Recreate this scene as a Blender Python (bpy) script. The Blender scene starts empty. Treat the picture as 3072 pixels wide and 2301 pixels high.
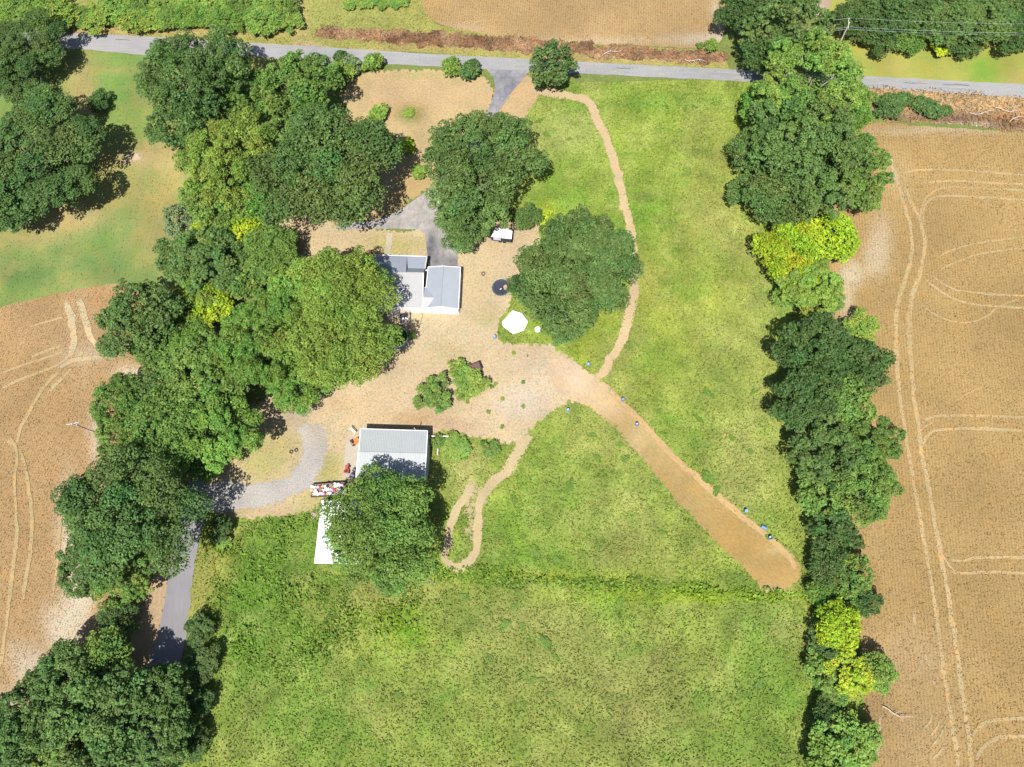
import bpy, bmesh, math, random
import numpy as np
from mathutils import Vector, Matrix
from mathutils.geometry import delaunay_2d_cdt

random.seed(7)
RNG = np.random.default_rng(7)
S = bpy.context.scene
COL = S.collection

# ------------------------------------------------------------------ camera, world, sun, exposure
HC = 125.0                       # camera height above the ground, metres
FPX = 2130.0                     # focal length in pixels of a 3072 px wide frame
NAD = (1725.0, 1800.0)           # where the point straight below the camera lies in the frame
_d = Vector((NAD[0]-1536.0, -(NAD[1]-1150.5), -FPX)).normalized()
ZW = -_d
YW = (Vector((0, 1, 0)) - ZW*Vector((0, 1, 0)).dot(ZW)).normalized()
XW = YW.cross(ZW)
ROT = Matrix((XW, YW, ZW))       # camera space -> world space
cam_d = bpy.data.cameras.new('camera'); cam = bpy.data.objects.new('camera', cam_d); COL.objects.link(cam)
cam_d.sensor_fit = 'HORIZONTAL'; cam_d.sensor_width = 36.0; cam_d.lens = 36.0*FPX/3072.0
cam_d.clip_start = 1.0; cam_d.clip_end = 6000.0
cam.matrix_world = Matrix.Translation((0, 0, HC)) @ ROT.to_4x4()
S.camera = cam

SUN_EL = math.radians(63)
wd = bpy.data.worlds.new('World'); S.world = wd; wd.use_nodes = True
nt = wd.node_tree; nt.nodes.clear()
sky = nt.nodes.new('ShaderNodeTexSky'); sky.sky_type = 'NISHITA'; sky.sun_disc = False
sky.sun_elevation = SUN_EL; sky.sun_rotation = math.radians(184)
bg = nt.nodes.new('ShaderNodeBackground'); bg.inputs[1].default_value = 0.080
wo = nt.nodes.new('ShaderNodeOutputWorld')
nt.links.new(sky.outputs[0], bg.inputs[0]); nt.links.new(bg.outputs[0], wo.inputs[0])
sl = bpy.data.lights.new('sun', 'SUN'); sl.energy = 5.0; sl.angle = math.radians(0.53); sl.color = (1.0, 0.955, 0.89)
so = bpy.data.objects.new('sun', sl); COL.objects.link(so)
_L = Vector((0.10*math.cos(SUN_EL), math.cos(SUN_EL), -math.sin(SUN_EL)))
so.rotation_euler = _L.to_track_quat('-Z', 'Y').to_euler(); so.location = (0, -60, 160)
S.view_settings.view_transform = 'Standard'; S.view_settings.look = 'None'
S.view_settings.exposure = 0.64; S.view_settings.gamma = 1.0; S.view_settings.use_curve_mapping = False
S.cycles.max_bounces = 6; S.cycles.transparent_max_bounces = 8
S.cycles.use_denoising = True

# ------------------------------------------------------------------ coordinates
RN = np.array([[XW.x, XW.y, XW.z], [YW.x, YW.y, YW.z], [ZW.x, ZW.y, ZW.z]])
def WF(x, y, h=0.0):
    """point of the place at height h that the photograph shows at full-size pixel x, y"""
    v = RN @ np.array([x-1536.0, 1150.5-y, -FPX])
    t = (HC-h)/(-v[2])
    return Vector((v[0]*t, v[1]*t, h))
K = 3072/2212.0
def W(x, y, h=0.0): return WF(x*K, y*K, h)
def inv(P):
    """world xy (N,2) at ground -> reading coordinates (2212 px wide)"""
    p = np.column_stack([P[:, 0], P[:, 1], np.full(len(P), -HC)])
    c = p @ RN
    s = FPX/(-c[:, 2])
    return np.column_stack([(1536+c[:, 0]*s)/K, (1150.5-c[:, 1]*s)/K])
def zz(ox, oy, sc):
    return lambda x, y, h=0.0: WF(ox+x/sc, oy+y/sc, h)
Zh = zz(1080, 740, 6.9125)       # house
Zb = zz(900, 1200, 3.314)        # barn
Zp = zz(1120, 900, 10.356)       # pool and deck
Zt = zz(1440, 660, 15.8)         # livestock trailer
Zu = zz(910, 1420, 13.01)        # open trailer
Zr = zz(1250, 1250, 11.047)      # white rails
Zo = zz(1020, 1260, 9.205)       # concrete pad

def lin(c):
    c = np.asarray(c, float)/255.0
    return np.where(c <= 0.04045, c/12.92, ((c+0.055)/1.055)**2.4)
E0 = 1.0/2.0
def A(r, g, b, k=1.0):
    return tuple(float(v) for v in np.clip(lin((r, g, b))*E0*k, 0.003, 0.86))

def vnoise(P, scale, seed):
    """smooth value noise -1..1 at points P (N,2)"""
    r = np.random.default_rng(seed); T = r.uniform(-1, 1, (256, 256))
    q = P/scale; i = np.floor(q).astype(int); f = q-i; f = f*f*(3-2*f)
    a = T[i[:, 0] % 256, i[:, 1] % 256]; b = T[(i[:, 0]+1) % 256, i[:, 1] % 256]
    c = T[i[:, 0] % 256, (i[:, 1]+1) % 256]; d = T[(i[:, 0]+1) % 256, (i[:, 1]+1) % 256]
    return (a*(1-f[:, 0])+b*f[:, 0])*(1-f[:, 1])+(c*(1-f[:, 0])+d*f[:, 0])*f[:, 1]
def fbm(P, scale, seed, n=3):
    o = np.zeros(len(P)); a = 1.0
    for k in range(n):
        o += a*vnoise(P, scale/2**k, seed+k*17); a *= 0.55
    return o
def inside(P, poly):
    x, y = P[:, 0], P[:, 1]; r = np.zeros(len(P), bool); n = len(poly)
    for i in range(n):
        x1, y1 = poly[i]; x2, y2 = poly[(i+1) % n]
        c = ((y1 > y) != (y2 > y)) & (x < (x2-x1)*(y-y1)/((y2-y1) if y2 != y1 else 1e-9)+x1)
        r ^= c
    return r

# ------------------------------------------------------------------ materials
MATS = {}
def nodes(name):
    m = bpy.data.materials.new(name); m.use_nodes = True
    t = m.node_tree; t.nodes.clear(); MATS[name] = m
    return m, t, t.nodes.new, t.links.new
def _math(N, Lk, op, a, b=None, clamp=False):
    n = N('ShaderNodeMath'); n.operation = op; n.use_clamp = clamp
    for i, v in enumerate((a, b)):
        if v is None: continue
        if isinstance(v, (int, float)): n.inputs[i].default_value = v
        else: Lk(v, n.inputs[i])
    return n.outputs[0]
def _noise(N, Lk, vec, scale, detail=4.0, rough=0.6, dist=0.0):
    n = N('ShaderNodeTexNoise'); n.inputs['Scale'].default_value = scale; n.inputs['Detail'].default_value = detail
    n.inputs['Roughness'].default_value = rough; n.inputs['Distortion'].default_value = dist
    Lk(vec, n.inputs['Vector']); return n.outputs[0]
def _map(N, Lk, vec, scale=(1, 1, 1), rot=0.0):
    n = N('ShaderNodeMapping'); n.inputs['Rotation'].default_value = (0, 0, rot); Lk(vec, n.inputs['Vector'])
    m = N('ShaderNodeMapping'); m.inputs['Scale'].default_value = scale; Lk(n.outputs[0], m.inputs['Vector']); return m.outputs[0]
def _ramp(N, Lk, fac, stops):
    n = N('ShaderNodeValToRGB'); e = n.color_ramp.elements
    while len(e) > 1: e.remove(e[-1])
    e[0].position = stops[0][0]; e[0].color = (*stops[0][1], 1)
    for p, c in stops[1:]:
        k = e.new(p); k.color = (*c, 1)
    Lk(fac, n.inputs[0]); return n.outputs[0]
def g3(v): return (v, v, v)

def ground_mat(name, fine=3.0, contrast=0.5, bump=0.5, mid=0.4, warm=(1.25, 1.05, 0.7), cool=(0.8, 0.98, 0.85), stretch=None, rot=0.0, rows=None, fleck=None, rough=0.95, soft=False):
    m, t, N, Lk = nodes(name)
    geo = N('ShaderNodeNewGeometry'); pos = geo.outputs['Position']
    at = N('ShaderNodeAttribute'); at.attribute_name = 'tint'
    vec = _map(N, Lk, pos, stretch or (1, 1, 1), rot)
    n1 = _noise(N, Lk, vec, fine, 5.0, 0.7, 0.3)
    n2 = _noise(N, Lk, pos, mid, 5.0, 0.65, 0.6)
    n3 = _noise(N, Lk, pos, mid*0.23, 3.0, 0.5)
    v1 = _ramp(N, Lk, n1, [(0.28, g3(1-contrast)), (0.5, g3(1.0)), (0.72, g3(1+contrast*0.85))])
    v2 = _ramp(N, Lk, n2, [(0.3, cool), (0.5, (1, 1, 1)), (0.7, warm)])
    v3 = _ramp(N, Lk, n3, [(0.3, g3(0.88)), (0.7, g3(1.1))])
    def mul(a, b, f=1.0):
        n = N('ShaderNodeMix'); n.data_type = 'RGBA'; n.blend_type = 'MULTIPLY'; n.inputs[0].default_value = f
        n.clamp_result = False
        Lk(a, n.inputs[6]); Lk(b, n.inputs[7]); return n.outputs[2]
    c = mul(mul(mul(at.outputs['Color'], v1), v2), v3)
    h = n1
    if rows:
        sc, ang, amt = rows
        wv = N('ShaderNodeTexWave'); wv.inputs['Scale'].default_value = sc; wv.inputs['Distortion'].default_value = 1.2
        wv.inputs['Detail'].default_value = 2.0; wv.inputs['Detail Scale'].default_value = 2.0
        Lk(_map(N, Lk, pos, (1, 1, 1), ang), wv.inputs['Vector'])
        wr = _ramp(N, Lk, wv.outputs[0], [(0.1, g3(1-amt)), (0.9, g3(1+amt*0.6))])
        c = mul(c, wr)
    if fleck:
        fc, fs, thr = fleck
        vo = N('ShaderNodeTexVoronoi'); vo.inputs['Scale'].default_value = fs; Lk(pos, vo.inputs['Vector'])
        hit = _math(N, Lk, 'LESS_THAN', vo.outputs['Distance'], thr)
        gate = _math(N, Lk, 'GREATER_THAN', n2, 0.5)
        mx = N('ShaderNodeMix'); mx.data_type = 'RGBA'; Lk(_math(N, Lk, 'MULTIPLY', hit, gate), mx.inputs[0])
        Lk(c, mx.inputs[6]); mx.inputs[7].default_value = (*fc, 1); c = mx.outputs[2]
    b = N('ShaderNodeBump'); b.inputs['Strength'].default_value = bump; b.inputs['Distance'].default_value = 0.25
    Lk(h, b.inputs['Height'])
    p = N('ShaderNodeBsdfPrincipled'); p.inputs['Roughness'].default_value = rough; p.inputs['Specular IOR Level'].default_value = 0.15
    Lk(c, p.inputs['Base Color']); Lk(b.outputs[0], p.inputs['Normal'])
    o = N('ShaderNodeOutputMaterial')
    if soft:      # frayed edge: the sheet thins out in patches towards its border
        ea = N('ShaderNodeAttribute'); ea.attribute_name = 'edge'
        en = _noise(N, Lk, pos, 1.9, 6.0, 0.8)
        s = _math(N, Lk, 'GREATER_THAN', _math(N, Lk, 'ADD', ea.outputs['Fac'], _math(N, Lk, 'MULTIPLY', en, 1.2)), 0.98)
        tr = N('ShaderNodeBsdfTransparent'); ms = N('ShaderNodeMixShader')
        Lk(s, ms.inputs[0]); Lk(tr.outputs[0], ms.inputs[1]); Lk(p.outputs[0], ms.inputs[2]); Lk(ms.outputs[0], o.inputs[0])
    else:
        Lk(p.outputs[0], o.inputs[0])
    return m

def leaf_mat(name, trans=0.22):
    m, t, N, Lk = nodes(name)
    oi = N('ShaderNodeObjectInfo')
    at = N('ShaderNodeAttribute'); at.attribute_name = 'var'
    hu = N('ShaderNodeAttribute'); hu.attribute_name = 'hue'
    hs = N('ShaderNodeHueSaturation')
    Lk(oi.outputs['Color'], hs.inputs['Color']); Lk(hu.outputs['Fac'], hs.inputs['Hue']); Lk(at.outputs['Fac'], hs.inputs['Value'])
    p = N('ShaderNodeBsdfPrincipled'); p.inputs['Roughness'].default_value = 0.55; p.inputs['Specular IOR Level'].default_value = 0.2
    Lk(hs.outputs[0], p.inputs['Base Color'])
    tl = N('ShaderNodeBsdfTranslucent'); Lk(hs.outputs[0], tl.inputs[0])
    ms = N('ShaderNodeMixShader'); ms.inputs[0].default_value = trans
    Lk(p.outputs[0], ms.inputs[1]); Lk(tl.outputs[0], ms.inputs[2])
    o = N('ShaderNodeOutputMaterial'); Lk(ms.outputs[0], o.inputs[0])
    return m
def blade_mat(name):
    m, t, N, Lk = nodes(name)
    at = N('ShaderNodeAttribute'); at.attribute_name = 'tint'
    p = N('ShaderNodeBsdfPrincipled'); p.inputs['Roughness'].default_value = 0.7; p.inputs['Specular IOR Level'].default_value = 0.2
    Lk(at.outputs['Color'], p.inputs['Base Color'])
    tl = N('ShaderNodeBsdfTranslucent'); Lk(at.outputs['Color'], tl.inputs[0])
    ms = N('ShaderNodeMixShader'); ms.inputs[0].default_value = 0.2
    Lk(p.outputs[0], ms.inputs[1]); Lk(tl.outputs[0], ms.inputs[2])
    o = N('ShaderNodeOutputMaterial'); Lk(ms.outputs[0], o.inputs[0])
    return m
def solid(name, col, rough=0.6, metal=0.0, var=0.12, scale=3.0, bump=0.0, stain=None):
    if name in MATS: return MATS[name]
    m, t, N, Lk = nodes(name)
    geo = N('ShaderNodeNewGeometry')
    n1 = _noise(N, Lk, geo.outputs['Position'], scale, 5.0, 0.65)
    c = _ramp(N, Lk, n1, [(0.3, tuple(v*(1-var) for v in col)), (0.7, tuple(min(v*(1+var), 0.88) for v in col))])
    if stain:
        n2 = _noise(N, Lk, _map(N, Lk, geo.outputs['Position'], (1.0, 0.25, 1.0)), 0.9, 5.0, 0.7)
        f = _ramp(N, Lk, n2, [(0.56, g3(0)), (0.72, g3(0.55))])
        mx = N('ShaderNodeMix'); mx.data_type = 'RGBA'; Lk(f, mx.inputs[0]); Lk(c, mx.inputs[6]); mx.inputs[7].default_value = (*stain, 1)
        c = mx.outputs[2]
    p = N('ShaderNodeBsdfPrincipled'); p.inputs['Roughness'].default_value = rough; p.inputs['Metallic'].default_value = metal
    Lk(c, p.inputs['Base Color'])
    if bump:
        b = N('ShaderNodeBump'); b.inputs['Strength'].default_value = bump; b.inputs['Distance'].default_value = 0.05
        Lk(_noise(N, Lk, geo.outputs['Position'], scale*5, 4.0), b.inputs['Height']); Lk(b.outputs[0], p.inputs['Normal'])
    o = N('ShaderNodeOutputMaterial'); Lk(p.outputs[0], o.inputs[0])
    return m

# ------------------------------------------------------------------ object helpers
def tag(o, label=None, cat=None, group=None, kind=None):
    if label: o['label'] = label
    if cat: o['category'] = cat
    if group: o['group'] = group
    if kind: o['kind'] = kind
    return o
def empty(name, loc, rz=0.0, label=None, cat=None, group=None):
    o = bpy.data.objects.new(name, None); COL.objects.link(o); o.location = loc; o.rotation_euler = (0, 0, rz)
    o.empty_display_size = 0.3
    return tag(o, label, cat, group)
def link(name, me, mat=None, parent=None, loc=None):
    o = bpy.data.objects.new(name, me); COL.objects.link(o)
    if mat and not me.materials: me.materials.append(mat)
    if parent: o.parent = parent
    if loc is not None: o.location = loc
    return o
def mesh_py(name, vs, fs):
    me = bpy.data.meshes.new(name); me.from_pydata([tuple(v) for v in vs], [], fs); me.update(); return me
def quads_mesh(name, V4, attrs_face=None, tint=None):
    """V4 (N,4,3) separate quads"""
    n = len(V4); me = bpy.data.meshes.new(name)
    me.vertices.add(n*4); me.vertices.foreach_set('co', V4.reshape(-1).astype(np.float32))
    me.loops.add(n*4); me.loops.foreach_set('vertex_index', np.arange(n*4, dtype=np.int32))
    me.polygons.add(n); me.polygons.foreach_set('loop_start', np.arange(0, n*4, 4, dtype=np.int32))
    try: me.polygons.foreach_set('loop_total', np.full(n, 4, dtype=np.int32))
    except Exception: pass
    me.update(calc_edges=True)
    for k, v in (attrs_face or {}).items():
        a = me.attributes.new(k, 'FLOAT', 'FACE'); a.data.foreach_set('value', v.astype(np.float32))
    if tint is not None:
        a = me.attributes.new('tint', 'FLOAT_COLOR', 'FACE')
        a.data.foreach_set('color', np.column_stack([tint, np.ones(n)]).reshape(-1).astype(np.float32))
    return me
def quad_cloud(P, Nrm, size, rng, aspect=1.0):
    n = len(P); Nrm = Nrm/np.linalg.norm(Nrm, axis=1, keepdims=True)
    r = rng.normal(size=(n, 3)); u = np.cross(Nrm, r); u /= np.linalg.norm(u, axis=1, keepdims=True)+1e-9
    v = np.cross(Nrm, u); s = (size*0.5)[:, None]
    j = lambda: rng.uniform(0.65, 1.15, (n, 1))
    return np.stack([P+u*s*j()*aspect, P+v*s*j()/aspect, P-u*s*j()*aspect, P-v*s*j()/aspect], axis=1)
class MB:
    """collects boxes, tubes and prisms into one mesh"""
    def __init__(s): s.v = []; s.f = []
    def add(s, vs, fs):
        b = len(s.v); s.v += [tuple(v) for v in vs]; s.f += [tuple(b+i for i in f) for f in fs]; return s
    def box(s, c, d, rz=0.0, tilt=0.0):
        cx, cy, cz = c; dx, dy, dz = d[0]/2, d[1]/2, d[2]/2
        M = Matrix.Rotation(rz, 3, 'Z') @ Matrix.Rotation(tilt, 3, 'X')
        vs = [Vector(c)+M @ Vector((x*dx, y*dy, z*dz)) for x in (-1, 1) for y in (-1, 1) for z in (-1, 1)]
        return s.add(vs, [(0, 1, 3, 2), (4, 6, 7, 5), (0, 4, 5, 1), (2, 3, 7, 6), (0, 2, 6, 4), (1, 5, 7, 3)])
    def tube(s, pts, rad, n=8, cap=True):
        pts = [Vector(p) for p in pts]
        if not isinstance(rad, (list, tuple)): rad = [rad]*len(pts)
        vs = []; fs = []
        for i, p in enumerate(pts):
            d = (pts[min(i+1, len(pts)-1)]-pts[max(i-1, 0)]).normalized()
            a = d.cross(Vector((0, 0, 1)) if abs(d.z) < 0.95 else Vector((1, 0, 0))).normalized(); b = d.cross(a)
            for k in range(n):
                t = 2*math.pi*k/n; vs.append(p+(a*math.cos(t)+b*math.sin(t))*rad[i])
        for i in range(len(pts)-1):
            for k in range(n):
                fs.append((i*n+k, i*n+(k+1) % n, (i+1)*n+(k+1) % n, (i+1)*n+k))
        if cap: fs.append(tuple(range(n))[::-1]); fs.append(tuple((len(pts)-1)*n+k for k in range(n)))
        return s.add(vs, fs)
    def lathe(s, prof, c=(0, 0, 0), n=24):
        vs = []; fs = []
        for r, z in prof:
            for k in range(n):
                t = 2*math.pi*k/n; vs.append((c[0]+r*math.cos(t), c[1]+r*math.sin(t), c[2]+z))
        for i in range(len(prof)-1):
            for k in range(n):
                fs.append((i*n+k, i*n+(k+1) % n, (i+1)*n+(k+1) % n, (i+1)*n+k))
        return s.add(vs, fs)
    def slab(s, pts, th):
        n = len(pts); top = [Vector(p) for p in pts]; bot = [p-Vector((0, 0, th)) for p in top]
        fs = [tuple(range(n)), tuple(range(2*n-1, n-1, -1))]
        for i in range(n): fs.append((i, n+i, n+(i+1) % n, (i+1) % n))
        return s.add(top+bot, fs)
    def wall(s, p, q, zp, zq, th=0.15):
        p = Vector((p[0], p[1], 0)); q = Vector((q[0], q[1], 0)); d = (q-p).normalized(); nn = Vector((-d.y, d.x, 0))*th/2
        vs = [p-nn, q-nn, q+nn, p+nn, p-nn+Vector((0, 0, zp)), q-nn+Vector((0, 0, zq)), q+nn+Vector((0, 0, zq)), p+nn+Vector((0, 0, zp))]
        return s.add(vs, [(3, 2, 1, 0), (4, 5, 6, 7), (0, 1, 5, 4), (1, 2, 6, 5), (2, 3, 7, 6), (3, 0, 4, 7)])
    def build(s, name, mat, parent=None, origin=None, smooth=False):
        o = Vector(origin) if origin is not None else Vector((0, 0, 0))
        me = mesh_py(name, [Vector(v)-o for v in s.v], s.f)
        bm = bmesh.new(); bm.from_mesh(me); bmesh.ops.recalc_face_normals(bm, faces=bm.faces); bm.to_mesh(me); bm.free()
        if smooth:
            for p in me.polygons: p.use_smooth = True
        return link(name, me, mat, parent)

# ------------------------------------------------------------------ ground sheets
def dens(pts, step):
    out = []
    for i in range(len(pts)):
        a = np.array(pts[i]); b = np.array(pts[(i+1) % len(pts)]); n = max(1, int(np.linalg.norm(b-a)/step))
        for k in range(n): out.append(a+(b-a)*k/n)
    return np.array(out)
def smooth_poly(P, n=2):
    P = np.array(P, float)
    for _ in range(n):
        Q = np.roll(P, -1, axis=0); P = np.stack([P*0.75+Q*0.25, P*0.25+Q*0.75], 1).reshape(-1, 2)
    return P
SHEETS = {}
GAIN = {'dry_yard': (.95, 1.03, 1.32), 'dry_yard_front': (.88, .92, .98), 'drive_verge': (.88, .95, 1.05), 'mown_strip': (.92, 1.07, 1.12), 'road': (.80, .80, .81), 'lane': (.86, .87, .9), 'gravel_drive': (.95, .97, .98),
        'field_right': (.96, .97, .92), 'field_left': (.99, 1.0, 1.02), 'field_top': (.94, .95, .93), 'concrete_pad': (.86, .9, .95), 'garden_walk': (.85, .9, .98), 'sand_heap': (.85, .9, 1.0), 'meadow': (1.03, 1.07, 0.96), 'worn_patch': (.95, 1.0, 1.05), 'bare_soil': (.9, .92, .95)}
def tintfn(base, blobs=(), nz=0.25, nscale=14.0, seed=3, nz_col=None, mix=()):
    base = np.array(A(*base)); bl = [(b[0], b[1], b[2], b[3], np.array(A(*b[4])), b[5]) for b in blobs]
    nc = np.array(A(*nz_col)) if nz_col else None
    def f(P, V):
        c = np.repeat(base[None], len(P), 0)
        wx = fbm(P, 9.0, seed)*14; wy = fbm(P, 9.0, seed+50)*14
        for x, y, rx, ry, col, k in bl:
            d = ((V[:, 0]+wx*min(1, rx/40)-x)/rx)**2+((V[:, 1]+wy*min(1, ry/40)-y)/ry)**2
            w = (k*np.exp(-d**1.5*0.7))[:, None]; c = c*(1-w)+col*w
        if nc is not None:
            w = np.clip(fbm(P, nscale, seed+9)*0.8, 0, 1)[:, None]*0.8; c = c*(1-w)+nc*w
        for col, sc, sd, amt in mix:
            w = (np.clip(fbm(P, sc, sd, 4)*0.9-0.1, 0, 1)*amt)[:, None]; c = c*(1-w)+np.array(A(*col))*w
        return c*(1+nz*fbm(P, nscale*0.6, seed+3)*0.5)[:, None]
    return f
def sheet(name, poly, z, tf, mat, sp=1.6, rag=0.25, rscale=1.6, smooth=1, soft=0.0, seed=1, conv=W):
    g_ = np.array(GAIN.get(name, (1, 1, 1))); tf = (lambda f: (lambda P, V: f(P, V)*g_))(tf)
    w = np.array([list(conv(x, y))[:2] for x, y in poly])
    if smooth: w = smooth_poly(w, smooth)
    b = dens(w, 0.55 if rag else 1.5)
    if rag:
        b = b+np.column_stack([fbm(b, rscale, seed), fbm(b, rscale, seed+31)])*rag
    lo, hi = b.min(0), b.max(0)
    gx, gy = np.meshgrid(np.arange(lo[0], hi[0], sp), np.arange(lo[1], hi[1], sp))
    g = np.column_stack([gx.ravel(), gy.ravel()]); g = g+RNG.uniform(-0.3, 0.3, g.shape)*sp
    g = g[inside(g, b)]
    nb = len(b); allp = np.vstack([b, g]) if len(g) else b
    r = delaunay_2d_cdt([Vector(p) for p in allp], [(i, (i+1) % nb) for i in range(nb)], [], 1, 1e-4)
    vs, fs = r[0], r[2]
    me = bpy.data.meshes.new(name); me.from_pydata([(v.x, v.y, 0) for v in vs], [], [list(f) for f in fs]); me.update()
    P = np.array([[v.x, v.y] for v in vs]); V = inv(P)
    c = np.clip(tf(P, V), 0.002, 0.86)
    a = me.attributes.new('tint', 'FLOAT_COLOR', 'POINT'); a.data.foreach_set('color', np.column_stack([c, np.ones(len(c))]).reshape(-1).astype(np.float32))
    if soft:
        e = np.full(len(P), 9.0)
        for i in range(0, nb, 2): e = np.minimum(e, np.hypot(P[:, 0]-b[i, 0], P[:, 1]-b[i, 1]))
        a = me.attributes.new('edge', 'FLOAT', 'POINT'); a.data.foreach_set('value', np.clip(e/soft, 0, 1).astype(np.float32))
    bm = bmesh.new(); bm.from_mesh(me)
    for f in bm.faces:
        if f.normal.z < 0: f.normal_flip()
    bm.to_mesh(me); bm.free()
    o = link(name, me, mat, None, (0, 0, z)); o['kind'] = 'structure'
    SHEETS[name] = (b, tf)
    return o
def ribbon(name, pts, width, z, col, mat, conv=W, parent=None, closed=False, core=0.8):
    w = np.array([list(conv(x, y))[:2] for x, y in pts])
    for _ in range(2):
        Q = np.empty((2*len(w)-2, 2)); Q[0::2] = w[:-1]*0.75+w[1:]*0.25; Q[1::2] = w[:-1]*0.25+w[1:]*0.75
        w = np.vstack([w[:1], Q, w[-1:]])
    out = [w[0]]
    for i in range(len(w)-1):
        d = np.linalg.norm(w[i+1]-w[i]); n = max(1, int(d/0.9))
        for k in range(1, n+1): out.append(w[i]+(w[i+1]-w[i])*k/n)
    w = np.array(out); d = np.gradient(w, axis=0); d /= np.linalg.norm(d, axis=1, keepdims=True)+1e-9
    nn = np.column_stack([-d[:, 1], d[:, 0]]); wd_ = width*(1+0.22*fbm(w, 5.0, 5)+0.18*fbm(w, 1.3, 6)); w = w+nn*(0.12*width*fbm(w, 1.7, 8))[:, None]
    offs = (-0.5, -0.2, 0.2, 0.5); ed = (0.0, core, core, 0.0); vs = []; ev = []
    n = len(w)
    for i in range(n):
        for o, e in zip(offs, ed):
            p = w[i]+nn[i]*o*wd_[i]; vs.append((p[0], p[1], 0)); ev.append(e*min(1, i/4, (n-1-i)/4+0.01))
    fs = []
    for i in range(n-1):
        for k in range(3): fs.append((i*4+k, i*4+k+1, (i+1)*4+k+1, (i+1)*4+k))
    me = mesh_py(name, vs, fs)
    bm = bmesh.new(); bm.from_mesh(me)
    for f in bm.faces:
        if f.normal.z < 0: f.normal_flip()
    bm.to_mesh(me); bm.free()
    c = np.repeat((np.array(A(*col))*np.array((1.0, 1.1, 1.15) if 'mown' in name else (.92, .94, .9)))[None], len(vs), 0)
    a = me.attributes.new('tint', 'FLOAT_COLOR', 'POINT'); a.data.foreach_set('color', np.column_stack([c, np.ones(len(c))]).reshape(-1).astype(np.float32))
    a = me.attributes.new('edge', 'FLOAT', 'POINT'); a.data.foreach_set('value', np.array(ev, np.float32))
    o = link(name, me, mat, parent, (0, 0, z)); o['kind'] = 'structure'; return o

M_grass = ground_mat('meadow_ground', fine=2.6, contrast=0.36, bump=0.7, mid=1.3, warm=(1.16, 1.06, 0.86), cool=(0.82, 0.94, 0.82))
M_lawn = ground_mat('lawn_ground', fine=4.0, contrast=0.18, bump=0.25, mid=0.35, warm=(1.15, 1.03, 0.85), cool=(0.85, 0.98, 0.88))
M_crop = ground_mat('crop_ground', fine=3.0, contrast=0.20, bump=0.9, mid=0.3, warm=(1.06, 1.02, 0.94), cool=(0.95, 0.97, 0.98), rows=(0.62, 0.05, 0.10))
M_crop2 = ground_mat('crop_ground_angled', fine=3.0, contrast=0.20, bump=0.9, mid=0.3, warm=(1.06, 1.02, 0.94), cool=(0.95, 0.97, 0.98), rows=(0.62, 0.25, 0.09))
M_dry = ground_mat('dry_grass_ground', fine=2.2, contrast=0.28, bump=0.35, mid=0.45, warm=(1.07, 1.0, 0.9), cool=(0.92, 0.97, 0.93), soft=True)
M_path = ground_mat('mown_path_ground', fine=3.0, contrast=0.2, bump=0.3, mid=0.5, warm=(1.08, 1.0, 0.88), cool=(0.93, 0.95, 0.95), soft=True)
M_strip = ground_mat('mown_strip_ground', fine=1.6, contrast=0.24, bump=0.4, mid=0.35, warm=(1.1, 1.04, 0.92), cool=(0.9, 0.93, 0.95), stretch=(0.8, 2.2, 1), rot=0.80, soft=True)
M_track = ground_mat('crop_track_ground', fine=3.4, contrast=0.25, bump=0.5, mid=0.6, soft=True)
M_road = ground_mat('road_asphalt', fine=1.4, contrast=0.10, bump=0.05, mid=0.25, warm=(1.04, 1.02, 0.98), cool=(0.93, 0.95, 0.98), stretch=(0.12, 1.6, 1), rot=0.06, fleck=None, rough=0.85)
M_lane = ground_mat('lane_asphalt', fine=2.0, contrast=0.08, bump=0.05, mid=0.3, warm=(1.03, 1.01, 0.98), cool=(0.95, 0.97, 1.0), stretch=(1.5, 0.15, 1), rot=-0.2)
M_drive = ground_mat('driveway_asphalt', fine=0.9, contrast=0.28, bump=0.05, mid=0.7, warm=(1.1, 1.07, 1.0), cool=(0.8, 0.84, 0.9), stretch=(1.4, 0.7, 1))
M_gravel = ground_mat('gravel', fine=3.6, contrast=0.26, bump=0.8, mid=0.7, warm=(1.05, 1.0, 0.95), cool=(0.9, 0.93, 0.96), soft=True)
M_brush = ground_mat('dead_brush_ground', fine=1.8, contrast=0.6, bump=1.0, mid=0.7, warm=(1.3, 1.0, 0.75), cool=(0.7, 0.75, 0.75), soft=True)
M_conc = ground_mat('concrete', fine=1.5, contrast=0.07, bump=0.05, mid=0.5, warm=(1.04, 1.0, 0.96), cool=(0.94, 0.96, 0.98))

flat = lambda c: tintfn(c, (), 0.2, 10, 5)
# base to the horizon
me = mesh_py('ground', [(-3500, -3500, 0), (3500, -3500, 0), (3500, 3500, 0), (-3500, 3500, 0)], [(0, 1, 2, 3)])
a = me.attributes.new('tint', 'FLOAT_COLOR', 'POINT'); a.data.foreach_set('color', np.array([*A(140, 155, 85), 1]*4, np.float32))
tag(link('ground', me, M_grass, None, (0, 0, -0.06)), kind='structure')

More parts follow.
